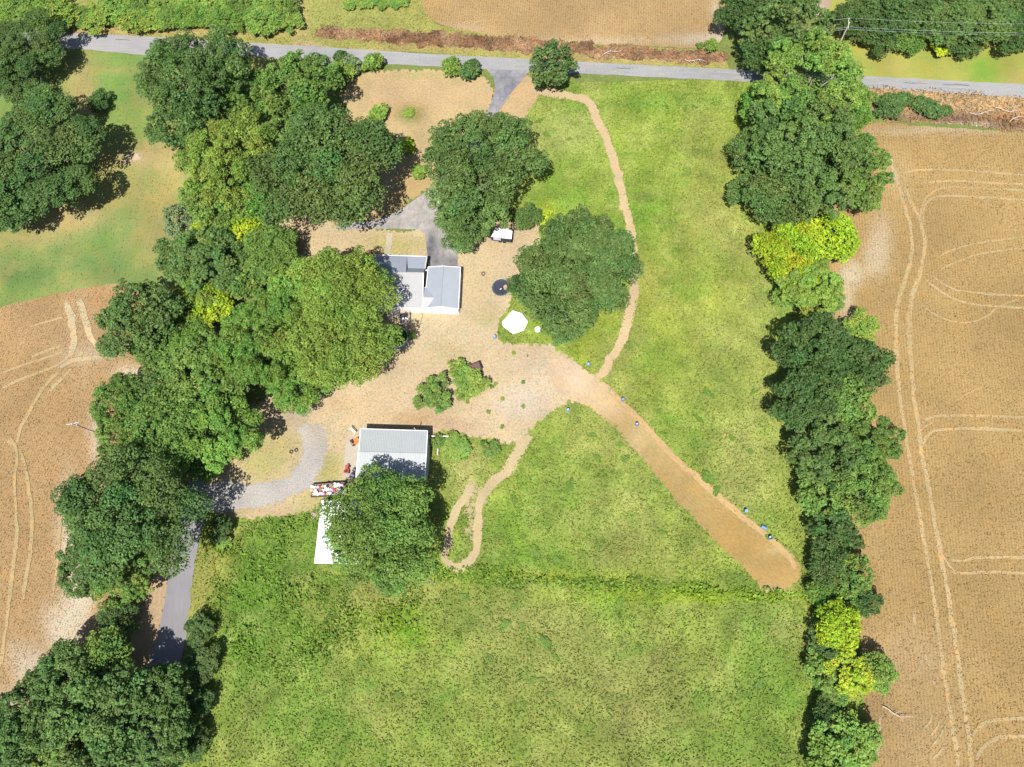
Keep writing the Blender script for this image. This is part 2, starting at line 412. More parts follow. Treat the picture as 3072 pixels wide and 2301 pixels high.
meadow_t = tintfn((158, 172, 84), [
    (1500, 300, 200, 160, (158, 178, 76), .8), (1410, 480, 60, 80, (118, 158, 58), .75), (1400, 425, 22, 12, (120, 100, 70), .6),
    (1230, 290, 70, 60, (178, 186, 112), .8), (1230, 400, 70, 60, (140, 170, 70), .6), (1185, 470, 30, 30, (186, 196, 60), .8),
    (1450, 220, 190, 18, (130, 160, 72), .6), (1550, 450, 80, 160, (178, 180, 100), .7), (1480, 640, 110, 110, (182, 184, 88), .7),
    (1450, 760, 90, 90, (170, 184, 82), .7), (1580, 800, 110, 120, (160, 172, 92), .6), (1300, 720, 50, 40, (164, 178, 50), .8), (1260, 780, 30, 30, (164, 178, 50), .7),
    (1200, 700, 60, 30, (150, 178, 60), .8), (1620, 1000, 60, 120, (176, 176, 108), .7), (1640, 700, 45, 90, (172, 172, 100), .5),
    (1200, 1000, 120, 90, (162, 178, 84), .7), (1300, 1100, 150, 90, (166, 176, 98), .6), (1100, 1140, 60, 60, (142, 172, 66), .6),
    (1000, 970, 60, 30, (150, 165, 75), .6), (1020, 1030, 40, 60, (190, 182, 124), .7), (940, 1000, 25, 60, (158, 160, 90), .6), (900, 1180, 40, 60, (160, 158, 90), .5),
    (1400, 1180, 120, 40, (156, 160, 88), .6), (1550, 1260, 120, 25, (120, 150, 60), .6),
    (1150, 1215, 100, 30, (110, 150, 52), .8), (1500, 1290, 260, 12, (160, 188, 44), .7), (1150, 1245, 230, 10, (170, 184, 60), .7),
    (600, 1200, 130, 90, (112, 146, 62), .85), (550, 1330, 60, 100, (96, 148, 52), .8), (750, 1320, 120, 60, (128, 156, 62), .7), (640, 1120, 60, 20, (100, 140, 56), .7),
    (890, 1370, 50, 35, (140, 178, 50), .8), (820, 1330, 60, 40, (150, 172, 66), .6), (850, 1270, 70, 40, (158, 152, 92), .7), (750, 1390, 120, 20, (168, 172, 80), .5),
    (600, 1500, 160, 120, (128, 160, 72), .75), (900, 1560, 200, 100, (136, 154, 76), .6), (1200, 1420, 200, 90, (158, 160, 96), .75), (1100, 1330, 120, 40, (160, 162, 100), .6),
    (1400, 1550, 220, 120, (146, 154, 86), .75), (1640, 1350, 90, 60, (128, 150, 76), .7), (1660, 1500, 70, 140, (126, 158, 68), .8), (1560, 1640, 150, 60, (132, 152, 74), .6),
    (480, 1180, 30, 90, (176, 170, 90), .8), (430, 1270, 20, 110, (172, 178, 92), .9),
], 0.35, 7.0, 11, mix=[((182, 174, 112), 9.0, 301, .45), ((118, 164, 60), 7.0, 307, .5), ((196, 200, 120), 2.2, 311, .4), ((104, 144, 56), 2.4, 313, .5)])
sheet('meadow', [(400, 1120), (470, 1100), (560, 880), (700, 850), (900, 700), (1000, 400), (1130, 180), (1600, 170), (1720, 200), (1860, 300), (1860, 700), (1910, 1200), (1920, 1800), (380, 1800), (420, 1300)], -0.05, meadow_t, M_grass, sp=1.0, rag=0, smooth=0)
lawn_t = tintfn((140, 165, 90), [
    (270, 180, 110, 60, (132, 165, 84), .9), (180, 200, 30, 80, (190, 172, 116), .85), (250, 150, 60, 10, (186, 170, 110), .5), (300, 300, 90, 60, (158, 168, 92), .7),
    (290, 340, 80, 25, (198, 178, 120), .8), (370, 370, 50, 90, (190, 175, 110), .8), (240, 400, 60, 60, (192, 178, 112), .7), (170, 460, 90, 40, (196, 176, 118), .8),
    (60, 520, 90, 18, (196, 178, 120), .85), (300, 450, 40, 30, (120, 155, 80), .6), (220, 500, 70, 40, (118, 158, 84), .8), (100, 570, 150, 40, (126, 156, 88), .8),
    (330, 500, 40, 60, (180, 162, 108), .7), (60, 600, 120, 20, (112, 146, 82), .7), (280, 610, 60, 20, (128, 156, 90), .6), (0, 340, 60, 20, (190, 170, 110), .6),
    (560, 160, 60, 40, (168, 172, 100), .7), (290, 341, 30, 8, (228, 204, 170), 1.0), (350, 340, 60, 30, (200, 180, 124), .9), (330, 430, 70, 30, (190, 176, 110), .8), (130, 480, 80, 26, (204, 182, 128), .9)], 0.2, 8, 23, mix=[((192, 176, 112), 8.0, 331, .5)])
sheet('lawn', [(-160, 40), (100, 60), (420, 110), (620, 120), (600, 200), (480, 500), (400, 640), (300, 640), (150, 650), (0, 680), (-200, 730), (-200, 300)], -0.04, lawn_t, M_lawn, sp=1.5, rag=0, smooth=0)
field_t = tintfn((204, 168, 118), [(60, 700, 120, 40, (206, 170, 122), .6), (175, 720, 40, 90, (214, 182, 140), .5), (205, 760, 60, 20, (226, 202, 168), .6), (290, 805, 45, 14, (240, 222, 188), .95),
    (145, 1150, 22, 110, (232, 212, 178), .9), (165, 1270, 30, 70, (240, 224, 194), .95), (130, 1350, 36, 50, (240, 224, 194), .95), (60, 1440, 40, 40, (236, 218, 186), .9), (10, 1510, 30, 30, (230, 210, 176), .8), (205, 950, 14, 60, (226, 208, 180), .8), (250, 640, 60, 25, (192, 152, 100), .5)], 0.14, 16, 31)
sheet('field_left', [(-300, 720), (-100, 690), (0, 662), (60, 648), (130, 632), (200, 618), (300, 606), (420, 700), (420, 850), (330, 1000), (340, 1200), (300, 1330), (220, 1400), (100, 1560), (0, 1720), (-300, 1760)], -0.03, field_t, M_crop2, sp=1.5, rag=0.12, smooth=1)
fr_t = tintfn((203, 170, 116), [(1900, 540, 22, 55, (228, 208, 178), .9), (1845, 590, 30, 30, (232, 214, 186), .95), (1828, 655, 16, 45, (228, 208, 176), .9), (1920, 300, 60, 30, (205, 172, 118), .5),
    (2020, 280, 160, 8, (226, 206, 178), .6), (1960, 1420, 90, 60, (206, 176, 136), .6), (1990, 1580, 80, 90, (206, 176, 134), .5), (1890, 1150, 20, 80, (210, 180, 130), .5), (1870, 1260, 25, 40, (176, 145, 96), .8), (1890, 1540, 30, 60, (180, 150, 110), .7), (1930, 380, 30, 60, (212, 184, 136), .6)], 0.12, 18, 37)
sheet('field_right', [(1830, 258), (2000, 272), (2100, 280), (2280, 290), (2600, 300), (2600, 1900), (1880, 1800), (1870, 1500), (1850, 1300), (1840, 1160), (1800, 900), (1800, 700), (1790, 600), (1800, 480), (1800, 380)], -0.03, fr_t, M_crop, sp=1.5, rag=0.2, smooth=1)
ft_t = tintfn((210, 176, 126), [(1520, 80, 60, 12, (232, 214, 190), .9), (1300, 88, 300, 7, (228, 208, 176), .6), (970, 60, 60, 10, (224, 198, 160), .7), (1545, 40, 10, 50, (232, 214, 186), .9), (940, 20, 40, 40, (206, 172, 112), .6)], 0.12, 14, 41)
sheet('field_top', [(900, -60), (905, 10), (930, 45), (1000, 68), (1100, 82), (1300, 95), (1440, 100), (1540, 105), (1575, 60), (1560, -60)], -0.03, ft_t, M_crop, sp=1.5, rag=0.3, smooth=1)
vg_t = tintfn((180, 178, 100), [(350, 66, 360, 10, (210, 188, 124), .95), (200, 58, 60, 12, (200, 160, 120), .6), (750, 40, 120, 40, (166, 172, 96), .8), (650, 40, 14, 60, (206, 186, 130), .8), (660, 100, 30, 10, (212, 186, 150), .9),
    (860, 90, 150, 10, (160, 168, 88), .8), (1000, 100, 200, 10, (206, 170, 124), .6), (1400, 125, 250, 12, (206, 178, 122), .85)], 0.2, 8, 43)
sheet('verge', [(-200, -80), (900, -80), (915, 20), (940, 52), (1100, 84), (1560, 110), (1580, 160), (1200, 138), (900, 112), (500, 100), (90, 75), (-200, 60)], -0.02, vg_t, M_grass, sp=1.5, rag=0, smooth=0)
br_t = tintfn((178, 142, 108), [(900, 90, 60, 8, (206, 150, 108), .7), (1000, 88, 300, 4, (140, 104, 80), .6)], 0.4, 4, 47, mix=[((112, 84, 64), 3.0, 341, 1.0), ((214, 180, 140), 2.5, 343, .8)])
sheet('brush_strip', [(672, 58), (760, 60), (860, 66), (960, 68), (1040, 76), (1100, 78), (1200, 88), (1350, 98), (1450, 102), (1570, 106), (1575, 140), (1480, 138), (1380, 132), (1250, 122), (1150, 118), (1050, 110), (900, 100), (780, 90), (680, 82)], -0.01, br_t, M_brush, sp=1.0, rag=0.7, soft=1.0)
sheet('roadside_bank', [(1840, 184), (1960, 190), (2100, 200), (2400, 216), (2400, 292), (2200, 288), (2040, 264), (1880, 262)], -0.02, tintfn((208, 176, 130), [(2080, 255, 60, 12, (140, 110, 88), .8), (2180, 268, 60, 12, (130, 98, 72), .8), (1990, 255, 60, 10, (130, 105, 84), .6), (2190, 250, 50, 8, (196, 136, 90), .6), (2100, 270, 60, 6, (224, 206, 186), .6)], 0.3, 5, 53), M_brush, sp=1.0, rag=0.4, soft=0.8)
rl_t = tintfn((178, 182, 92), [(2130, 160, 36, 30, (132, 172, 66), .9), (1930, 140, 40, 20, (196, 184, 104), .6), (2190, 165, 22, 20, (190, 176, 104), .8), (1980, 165, 90, 10, (186, 184, 96), .5)], 0.2, 8, 57)
sheet('roadside_lawn', [(1780, -60), (2500, -60), (2500, 200), (2212, 182), (1980, 172), (1840, 162), (1760, 150), (1770, 30)], -0.03, rl_t, M_lawn, sp=1.5, rag=0, smooth=0)
sheet('bare_soil', [(1768, -40), (1800, -40), (1790, 30), (1800, 60), (1780, 75), (1755, 20)], -0.01, flat((216, 190, 165)), M_path, sp=1.0, rag=0.6, soft=0.8)
# dry mown yard
yard_t = tintfn((224, 194, 140), [(900, 190, 120, 50, (226, 190, 142), .8), (880, 235, 60, 20, (216, 172, 122), .6), (885, 245, 26, 16, (150, 158, 76), 1.0), (940, 165, 90, 6, (190, 184, 112), .7), (895, 400, 30, 40, (200, 168, 108), .6),
    (850, 525, 60, 24, (196, 180, 104), .85), (700, 520, 50, 20, (214, 184, 130), .6), (1045, 600, 40, 80, (222, 194, 132), .5), (1100, 560, 30, 40, (226, 196, 144), .6), (950, 720, 90, 50, (226, 198, 146), .7), (960, 760, 40, 20, (200, 178, 110), .5),
    (1180, 800, 70, 50, (226, 198, 150), .8), (1130, 870, 50, 30, (230, 208, 170), .7), (900, 905, 60, 14, (212, 168, 112), .8), (980, 920, 60, 14, (216, 176, 128), .6), (1050, 690, 30, 12, (196, 186, 110), .6),
    (560, 1000, 50, 40, (196, 182, 106), .9), (600, 960, 40, 30, (200, 182, 108), .8), (710, 1010, 30, 40, (190, 178, 100), .9), (700, 1080, 60, 30, (186, 172, 98), .8), (760, 880, 50, 30, (220, 186, 130), .7), (480, 1110, 40, 10, (190, 165, 104), .7), (650, 1115, 60, 10, (196, 168, 110), .7),
    (1280, 880, 60, 40, (216, 180, 126), .6), (640, 900, 30, 20, (204, 180, 140), .8), (955, 850, 40, 30, (214, 186, 128), .5)], 0.14, 9, 61)
sheet('dry_yard_front', [(738, 190), (775, 160), (830, 148), (950, 152), (1040, 158), (1062, 178), (1070, 210), (1056, 240), (990, 320), (930, 400), (900, 428), (840, 470), (760, 480), (740, 400), (760, 300), (740, 240)], 0.0, yard_t, M_dry, sp=1.3, rag=0.3, soft=0.8, seed=4)
sheet('dry_yard', [(590, 462), (700, 462), (800, 492), (930, 500), (1120, 470), (1175, 480), (1165, 560), (1110, 620), (1100, 665), (1080, 690), (1072, 735), (1120, 742), (1180, 738), (1228, 764), (1258, 798), (1290, 824), (1300, 860), (1260, 874), (1236, 866),
    (1200, 884), (1165, 915), (1140, 940), (1128, 960), (1100, 962), (1060, 950), (1020, 948), (990, 930), (945, 932), (925, 960), (900, 1020), (760, 1040), (720, 1095), (640, 1112), (560, 1118), (470, 1120), (445, 1090), (440, 1000), (520, 900), (560, 860), (700, 840), (600, 640)], 0.0, yard_t, M_dry, sp=1.3, rag=0.35, soft=0.9, seed=5)
sheet('drive_verge', [(1068, 175), (1140, 155), (1165, 195), (1160, 215), (1140, 245), (1130, 262), (1085, 262), (1060, 240)], 0.0, flat((222, 184, 132)), M_dry, sp=1.3, rag=0.2, soft=0.5)
sheet('mown_strip', [(1180, 770), (1228, 768), (1262, 798), (1304, 822), (1352, 872), (1402, 920), (1452, 975), (1502, 1022), (1560, 1068), (1610, 1115), (1680, 1168), (1716, 1204), (1732, 1226), (1728, 1256), (1700, 1272), (1672, 1284), (1644, 1280), (1636, 1262), (1600, 1222), (1560, 1188), (1500, 1122), (1440, 1056), (1392, 996), (1334, 930), (1284, 886), (1246, 868), (1190, 840)], 0.015,
    tintfn((208, 166, 108), [(1230, 820, 90, 60, (241, 200, 165), 1.0), (1310, 870, 60, 40, (232, 190, 144), .9), (1400, 950, 60, 30, (214, 176, 120), .6), (1380, 920, 14, 70, (224, 192, 140), .3), (1500, 1075, 70, 40, (202, 160, 100), .7), (1580, 1150, 60, 50, (192, 148, 84), .8), (1660, 1215, 70, 46, (196, 150, 86), .6), (1690, 1190, 40, 10, (222, 190, 140), .6), (1660, 1276, 20, 8, (222, 190, 150), .8)], 0.14, 7, 71), M_strip, sp=1.2, rag=0.22, soft=0.45)
P_path = lambda n, p, w, z, c: ribbon(n, p, w, z, c, M_path)
ribbon('strip_edge', [(1300, 832), (1352, 880), (1402, 928), (1452, 983), (1502, 1030), (1560, 1076), (1610, 1123), (1680, 1176), (1716, 1212), (1722, 1240)], 1.8, 0.022, (226, 190, 138), M_strip, core=.5)
ribbon('mown_path', [(1150, 196), (1200, 204), (1250, 210), (1272, 222), (1290, 255), (1312, 300), (1332, 370), (1348, 440), (1364, 500), (1368, 560), (1368, 620), (1360, 680), (1344, 735), (1318, 785), (1282, 826)], 2.5, 0.02, (224, 190, 146), M_path)
ribbon('mown_loop', [(1150, 935), (1122, 968), (1096, 1015), (1060, 1050), (1034, 1082), (1034, 1150), (1028, 1195), (1008, 1220), (985, 1228), (966, 1215), (962, 1190), (972, 1150), (985, 1105), (1010, 1062), (1025, 1040)], 2.3, 0.02, (214, 186, 142), M_path)
sheet('worn_patch', [(1030, 1030), (1050, 1060), (1048, 1110), (1038, 1170), (1018, 1180), (1006, 1150), (1000, 1100), (1005, 1060)], 0.005, flat((202, 184, 136)), M_dry, sp=1.0, rag=0.6, soft=1.5)
# crops: wheel tracks
z8 = zz(2200, 650, 2.367); z9 = zz(2272, 1600, 2.364); z4 = zz(2272, 0, 2.3675); z5 = zz(0, 650, 2.367); z10 = zz(0, 1300, 1.656)
PT = (222, 192, 148)
trk = [([(2272+960/2.3675, 1100/2.3675), (2272+1000/2.3675, 1300/2.3675), (2272+1040/2.3675, 1450/2.3675)]+[(2200+x/2.367, 650+y/2.367) for x, y in [(1240, 0), (1275, 150), (1260, 330), (1210, 470), (1165, 620), (1155, 780), (1160, 980), (1180, 1250), (1230, 1600)]]+[(2272+x/2.364, 1600+y/2.364) for x, y in [(1175, 0), (1250, 400), (1300, 850), (1350, 1150), (1400, 1450), (1460, 1900)]], .75, PT, WF),
    ([(2272+1000/2.3675, 1230/2.3675), (2272+1110/2.3675, 1480/2.3675)]+[(2200+x/2.367, 650+y/2.367) for x, y in [(1320, 0), (1360, 150), (1345, 340), (1300, 470), (1255, 640), (1245, 850), (1270, 1150), (1300, 1450)]]+[(2272+x/2.364, 1600+y/2.364) for x, y in [(1270, 0), (1350, 400), (1410, 800), (1460, 1150), (1500, 1450), (1560, 1900)]], .85, PT, WF)]
for p, w, c in [([(990, 1240), (1100, 1215), (1280, 1200), (1500, 1215), (1900, 1240), (2300, 1260)], .6, PT), ([(1120, 1310), (1300, 1282), (1600, 1290), (2300, 1330)], .6, PT), ([(1180, 1657), (1150, 1520), (1200, 1380), (1330, 1325), (1600, 1335), (2300, 1380)], .5, (218, 188, 142)),
        ([(1190, 1657), (1170, 1480), (1230, 1400), (1330, 1388), (1600, 1400), (2300, 1450)], .5, (220, 190, 146)), ([(1010, 1290), (1010, 1380), (1060, 1500), (1100, 1657)], .7, PT), ([(940, 1080), (960, 1200), (1000, 1330)], .9, (226, 204, 172))]: trk.append((p, w, c, z4))
for p, w, c in [([(1390, 320), (1560, 225), (1850, 165), (2300, 120)], .4, (218, 188, 142)), ([(1400, 420), (1560, 325), (1800, 245), (2300, 200)], .4, (218, 188, 142)), ([(1330, 400), (1430, 510), (1620, 615), (1900, 640), (2300, 660)], .5, PT), ([(1370, 370), (1490, 490), (1680, 545), (2300, 575)], .5, PT),
        ([(1280, 560), (1420, 700), (1600, 760), (1760, 740), (1900, 620), (2100, 570)], .35, (216, 186, 140)), ([(1310, 1480), (1400, 1420), (1560, 1405), (1800, 1412), (2300, 1430)], .6, PT), ([(1330, 1657), (1360, 1570), (1430, 1512), (1600, 1500), (2300, 1525)], .6, PT), ([(1340, 1640), (1300, 1560), (1360, 1480), (1450, 1450)], .35, PT), ([(1500, 1350), (1700, 1230), (1850, 1190)], .3, (214, 184, 138))]: trk.append((p, w, c, z8))
for p, w, c in [([(1330, 160), (1430, 210), (1560, 165), (1700, 165), (2100, 180)], .6, PT), ([(1340, 240), (1440, 292), (1640, 270), (2100, 292)], .6, PT), ([(1500, 1470), (1570, 1360), (1700, 1312), (2100, 1310)], .6, PT), ([(1530, 1657), (1600, 1500), (1720, 1440), (2100, 1435)], .6, PT), ([(1250, 60), (1300, 140), (1380, 250), (1440, 290)], .4, PT),
        ([(1190, 830), (1195, 900), (1240, 960)], .5, (218, 192, 156)), ([(1170, 850), (1160, 940), (1120, 1010)], .4, (216, 188, 148)), ([(1215, 830), (1230, 900), (1290, 950)], .4, (216, 188, 148)), ([(1240, 1010), (1250, 1080), (1300, 1110)], .4, (216, 188, 148)), ([(1100, 520), (1110, 600), (1120, 690)], .35, (216, 192, 154)), ([(1250, 1250), (1220, 1350), (1150, 1400)], .4, (214, 186, 144)), ([(1300, 1270), (1270, 1400), (1180, 1470)], .4, (214, 186, 144)), ([(1330, 1330), (1300, 1450), (1200, 1540)], .4, (214, 186, 144)), ([(1340, 1450), (1300, 1560), (1200, 1620)], .4, (214, 186, 144)), ([(880, 1230), (860, 1400), (855, 1657)], .5, (212, 188, 154))]: trk.append((p, w, c, z9))
for p, w, c in [([(465, 575), (505, 690), (530, 860), (520, 960), (490, 1000)], 1.4, (228, 204, 168)), ([(550, 560), (590, 660), (630, 800), (660, 900), (740, 960), (820, 1000)], 1.3, (228, 204, 168)), ([(170, 795), (330, 745), (490, 705)], .45, PT), ([(-60, 1140), (200, 1040), (330, 1000), (500, 940)], .55, PT), ([(-60, 1250), (200, 1135), (400, 1062), (480, 1000), (530, 940)], .6, PT),
        ([(190, 1010), (300, 960), (500, 900)], .6, (218, 190, 148)), ([(120, 915), (200, 880)], .5, PT), ([(400, 1090), (470, 1040), (570, 1010), (700, 1000), (830, 990)], .9, (226, 200, 164)), ([(560, 1030), (400, 1190), (330, 1270)], .7, (220, 194, 152)), ([(480, 1060), (320, 1190), (230, 1350), (150, 1480), (110, 1657)], .8, (216, 188, 144)), ([(600, 930), (560, 1010)], 1.0, PT), ([(30, 1550), (120, 1657)], .8, (216, 188, 144))]: trk.append((p, w, c, z5))
for p, w, c in [([(40, 0), (90, 90), (70, 260), (90, 480), (60, 720), (20, 1050), (0, 1200)], .7, (216, 188, 144)), ([(90, 60), (130, 160), (150, 300), (165, 500), (130, 720), (110, 860)], .7, (216, 188, 144)), ([(300, 220), (308, 400), (290, 640), (250, 880)], .4, PT)]: trk.append((p, w, c, z10))
for i, (p, w, c, cv) in enumerate(trk): ribbon('wheel_track', p, w*1.5, 0.0+0.0012*i, c, M_track, cv, core=0.62 if cv in (z5, z10) else 0.52)
# roads
sheet('road', [(-300, 34), (91, 68), (330, 79), (540, 92), (753, 105), (935, 117), (1112, 126), (1238, 133), (1567, 149), (1861, 164), (2211, 182), (2600, 203), (2600, 236), (2211, 211), (1885, 190), (1567, 174), (1238, 158), (1057, 150), (951, 144), (832, 138), (701, 140), (640, 132), (540, 119), (328, 121), (176, 106), (-300, 84)], 0.01,
    tintfn((205, 203, 203), [(900, 130, 200, 4, (178, 180, 186), .5), (1500, 160, 300, 4, (186, 187, 190), .5), (300, 100, 300, 12, (212, 208, 206), .6)], 0.08, 12, 77), M_road, sp=2.0, rag=0.08, smooth=0)
sheet('lane', [(470, 700), (500, 800), (500, 900), (470, 1000), (450, 1080), (428, 1175), (418, 1230), (409, 1336), (398, 1400), (370, 1500), (340, 1700), (270, 1700), (300, 1500), (340, 1380), (356, 1300), (365, 1223), (385, 1140), (405, 1060), (430, 900), (430, 760)], -0.005,
    flat((178, 174, 176)), M_lane, sp=2.0, rag=0.06, smooth=1)
sheet('lane_grass', [(430, 1170), (452, 1165), (466, 1180), (458, 1260), (446, 1340), (420, 1350), (402, 1340), (416, 1240)], 0.005, flat((172, 172, 92)), M_dry, sp=1.5, rag=0.4, soft=0.8)
sheet('lane_verge', [(330, 1230), (365, 1210), (362, 1300), (345, 1390), (310, 1480), (250, 1480), (280, 1380), (310, 1300)], -0.015, flat((204, 176, 140)), M_dry, sp=1.5, rag=0.3, soft=0.8)
for yo_, ln_ in ((-6, 0), (5, 1)):
    ribbon('worn_wheel_band', [(560, 106+yo_), (753, 119+yo_), (935, 131+yo_), (1112, 138+yo_), (1238, 146+yo_), (1567, 162+yo_), (1861, 177+yo_), (2211, 196+yo_), (2400, 206+yo_)], 0.9, 0.022+0.002*ln_, (196, 197, 200), M_track, core=0.42)
for x_, y_, l_ in ((245, 84, 40), (430, 92, 30), (1140, 132, 50), (1950, 178, 60), (2030, 182, 70), (700, 122, 40), (1330, 146, 36)):
    ribbon('road_crack', [(x_, y_), (x_+l_*.3, y_+2), (x_+l_*.6, y_+1), (x_+l_, y_+4)], 0.22, 0.03, (130, 130, 134), M_track, core=0.6)
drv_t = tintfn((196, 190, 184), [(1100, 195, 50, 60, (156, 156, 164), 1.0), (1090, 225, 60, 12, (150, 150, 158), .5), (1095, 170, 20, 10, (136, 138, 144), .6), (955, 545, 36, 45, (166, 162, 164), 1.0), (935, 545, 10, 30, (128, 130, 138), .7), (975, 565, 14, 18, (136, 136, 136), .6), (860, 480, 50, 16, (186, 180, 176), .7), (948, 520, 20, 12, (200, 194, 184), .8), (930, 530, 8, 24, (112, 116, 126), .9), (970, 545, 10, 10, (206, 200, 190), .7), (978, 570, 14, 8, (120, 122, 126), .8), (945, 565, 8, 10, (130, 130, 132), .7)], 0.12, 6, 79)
sheet('driveway', [(1050, 149), (1066, 166), (1070, 195), (1060, 225), (1020, 300), (960, 380), (905, 425), (870, 450), (842, 465), (800, 478), (730, 480), (730, 498), (787, 495), (850, 494), (904, 496), (918, 506), (922, 540), (925, 576), (989, 578), (990, 536), (985, 515), (960, 490), (950, 460), (985, 400), (1030, 330), (1072, 250), (1105, 200), (1140, 158), (1146, 153)], 0.02, drv_t, M_drive, sp=1.3, rag=0.05, smooth=0)
ribbon('driveway_joint', [(898, 425), (905, 460), (908, 490)], 0.35, 0.035, (206, 200, 192), M_track)
ribbon('driveway_joint', [(1078, 236), (1092, 215), (1104, 200)], 0.3, 0.035, (186, 184, 184), M_track)
sheet('gravel_drive', [(640, 918), (695, 910), (716, 932), (708, 984), (692, 1024), (670, 1054), (632, 1078), (570, 1094), (500, 1106), (445, 1110), (422, 1090), (436, 1046), (480, 1038), (540, 1042), (592, 1040), (624, 1022), (642, 998), (652, 960)], 0.02, tintfn((214, 206, 198), [(690, 940, 30, 30, (216, 200, 180), .8)], 0.12, 4, 83), M_gravel, sp=1.2, rag=0.4, soft=1.3)
sheet('concrete_pad', [(463, 350), (605, 350), (565, 780), (428, 780)], 0.03, tintfn((232, 216, 192), [(745, 945, 14, 10, (230, 190, 165), .7)], 0.05, 3, 85), M_conc, sp=1.5, rag=0.03, smooth=0, conv=Zb)
sheet('garden_walk', [(836, 503), (849, 503), (843, 552), (830, 552)], 0.03, flat((224, 206, 172)), M_conc, sp=1.2, rag=0.04, smooth=0)
sheet('sand_patch', [(250, 346), (275, 334), (305, 332), (316, 340), (300, 350), (265, 354)], 0.0, flat((232, 208, 178)), M_path, sp=1.0, rag=0.6, soft=1.0)
sheet('sand_heap', [(662, 1110), (690, 1098), (700, 1100), (696, 1118), (670, 1118)], 0.03, flat((216, 190, 160)), M_path, sp=1.0, rag=0.3, soft=0.5)

# ------------------------------------------------------------------ leaf clouds
M_leaf = leaf_mat('leaves', 0.24)
M_blade = blade_mat('grass_blades')
M_bark = solid('bark', (0.30, 0.27, 0.23), 0.9, 0, 0.3, 4.0, 0.6)
def crown_mesh(name, R, H, n, leaf, seed, style='oak'):
    """crown of a tree of crown radius R and total height H; base of trunk at the origin"""
    r = np.random.default_rng(seed)
    P, Nn, Sz, hue, var = [], [], [], [], []
    cz = H*0.62; vz = H*0.36
    n1, r1, n2, r2, vst = {'oak': (24, (0.24, 0.33), 13, (0.07, 0.12), 1.0), 'broad': (34, (0.19, 0.27), 11, (0.06, 0.095), 1.1), 'feather': (52, (0.13, 0.20), 8, (0.05, 0.08), 1.5),
        'loose': (20, (0.18, 0.30), 10, (0.06, 0.11), 1.0), 'conic': (30, (0.16, 0.24), 8, (0.07, 0.1), 1.2), 'shrub': (9, (0.28, 0.42), 9, (0.10, 0.17), 0.9)}[style]
    k = np.arange(n1)+0.5
    th = k*2.39996+r.uniform(-0.4, 0.4, n1)
    zc = np.clip(1-(k/n1)*1.25+r.uniform(-0.12, 0.12, n1), -0.35, 0.97)
    a1, a2, a3 = r.uniform(0, 6.28, 3)
    shape = 1+0.10*np.sin(2*th+a1)+0.08*np.sin(3*th+a2)+0.06*np.sin(5*th+a3)
    rad = np.sqrt(1-zc**2); l1 = r.uniform(*r1, n1)
    if style == 'conic':
        zc = r.uniform(-0.95, 0.95, n1); rad = (1-(zc+1)/2)**0.8*0.9+0.06; l1 = l1*(1.15-0.35*zc)
    ext = np.maximum(0.15, 1-l1*1.02)*shape*r.uniform(0.77, 1.09, n1)
    if style == 'loose': ext *= r.uniform(0.75, 1.15, n1)
    C = np.column_stack([np.cos(th)*rad*ext*R, np.sin(th)*rad*ext*R, cz+zc*np.maximum(0.3, 1-l1*0.8)*vz*r.uniform(0.6, 1.15, n1)])
    lrad = l1*R; w = lrad**2; w /= w.sum()
    for i in range(n1):
        hv = r.normal()*0.012; bv = r.uniform(0.84, 1.2)
        k2 = np.arange(n2)+0.5; z2 = np.clip(1-(k2/n2)*1.5+r.uniform(-.1, .1, n2), -0.6, 1); t2 = k2*2.39996+r.uniform(0, 6.28); q2 = np.sqrt(1-z2**2)
        s2 = r.uniform(0.72, 1.0, n2)
        C2 = C[i]+np.column_stack([np.cos(t2)*q2, np.sin(t2)*q2, z2*vst])*(lrad[i]*s2)[:, None]*0.82
        lr2 = r.uniform(*r2, n2)*R; w2 = lr2**2; w2 /= w2.sum()
        for c2, rr2, ww in zip(C2, lr2, w2):
            m = max(6, int(n*0.9*w[i]*ww))
            d = r.normal(size=(m, 3)); d /= np.linalg.norm(d, axis=1, keepdims=True)
            d[:, 2] = np.where(d[:, 2] < -0.2, -d[:, 2], d[:, 2])
            rr = rr2*(0.6+0.5*np.sqrt(r.uniform(0, 1, m)))
            P.append(c2+d*rr[:, None]); Nn.append(d*0.8+np.array([0, 0, 0.45])+r.normal(size=(m, 3))*0.42)
            Sz.append(r.uniform(0.6, 1.3, m)*leaf); hue.append(0.5+hv+r.normal(size=m)*0.009); var.append(bv*r.uniform(0.85, 1.15)*r.uniform(0.7, 1.35, m))
    m = int(n*0.07)                       # sparse inner leaves
    d = r.normal(size=(m, 3)); d /= np.linalg.norm(d, axis=1, keepdims=True); q = r.uniform(0.1, 0.6, m)**0.5
    P.append(np.column_stack([d[:, 0]*q*R*0.75, d[:, 1]*q*R*0.75, cz-vz*0.25+d[:, 2]*q*vz*0.5])); Nn.append(d+np.array([0, 0, 0.8])); Sz.append(r.uniform(1.0, 1.6, m)*leaf)
    hue.append(np.full(m, 0.5)); var.append(r.uniform(0.7, 1.0, m))
    P = np.vstack(P); Nn = np.vstack(Nn); P[:, 2] = np.maximum(P[:, 2], 0.06)
    q4 = quad_cloud(P, Nn, np.concatenate(Sz), r, 1.15)
    return quads_mesh(name, q4, {'var': np.concatenate(var), 'hue': np.concatenate(hue)}), C, lrad
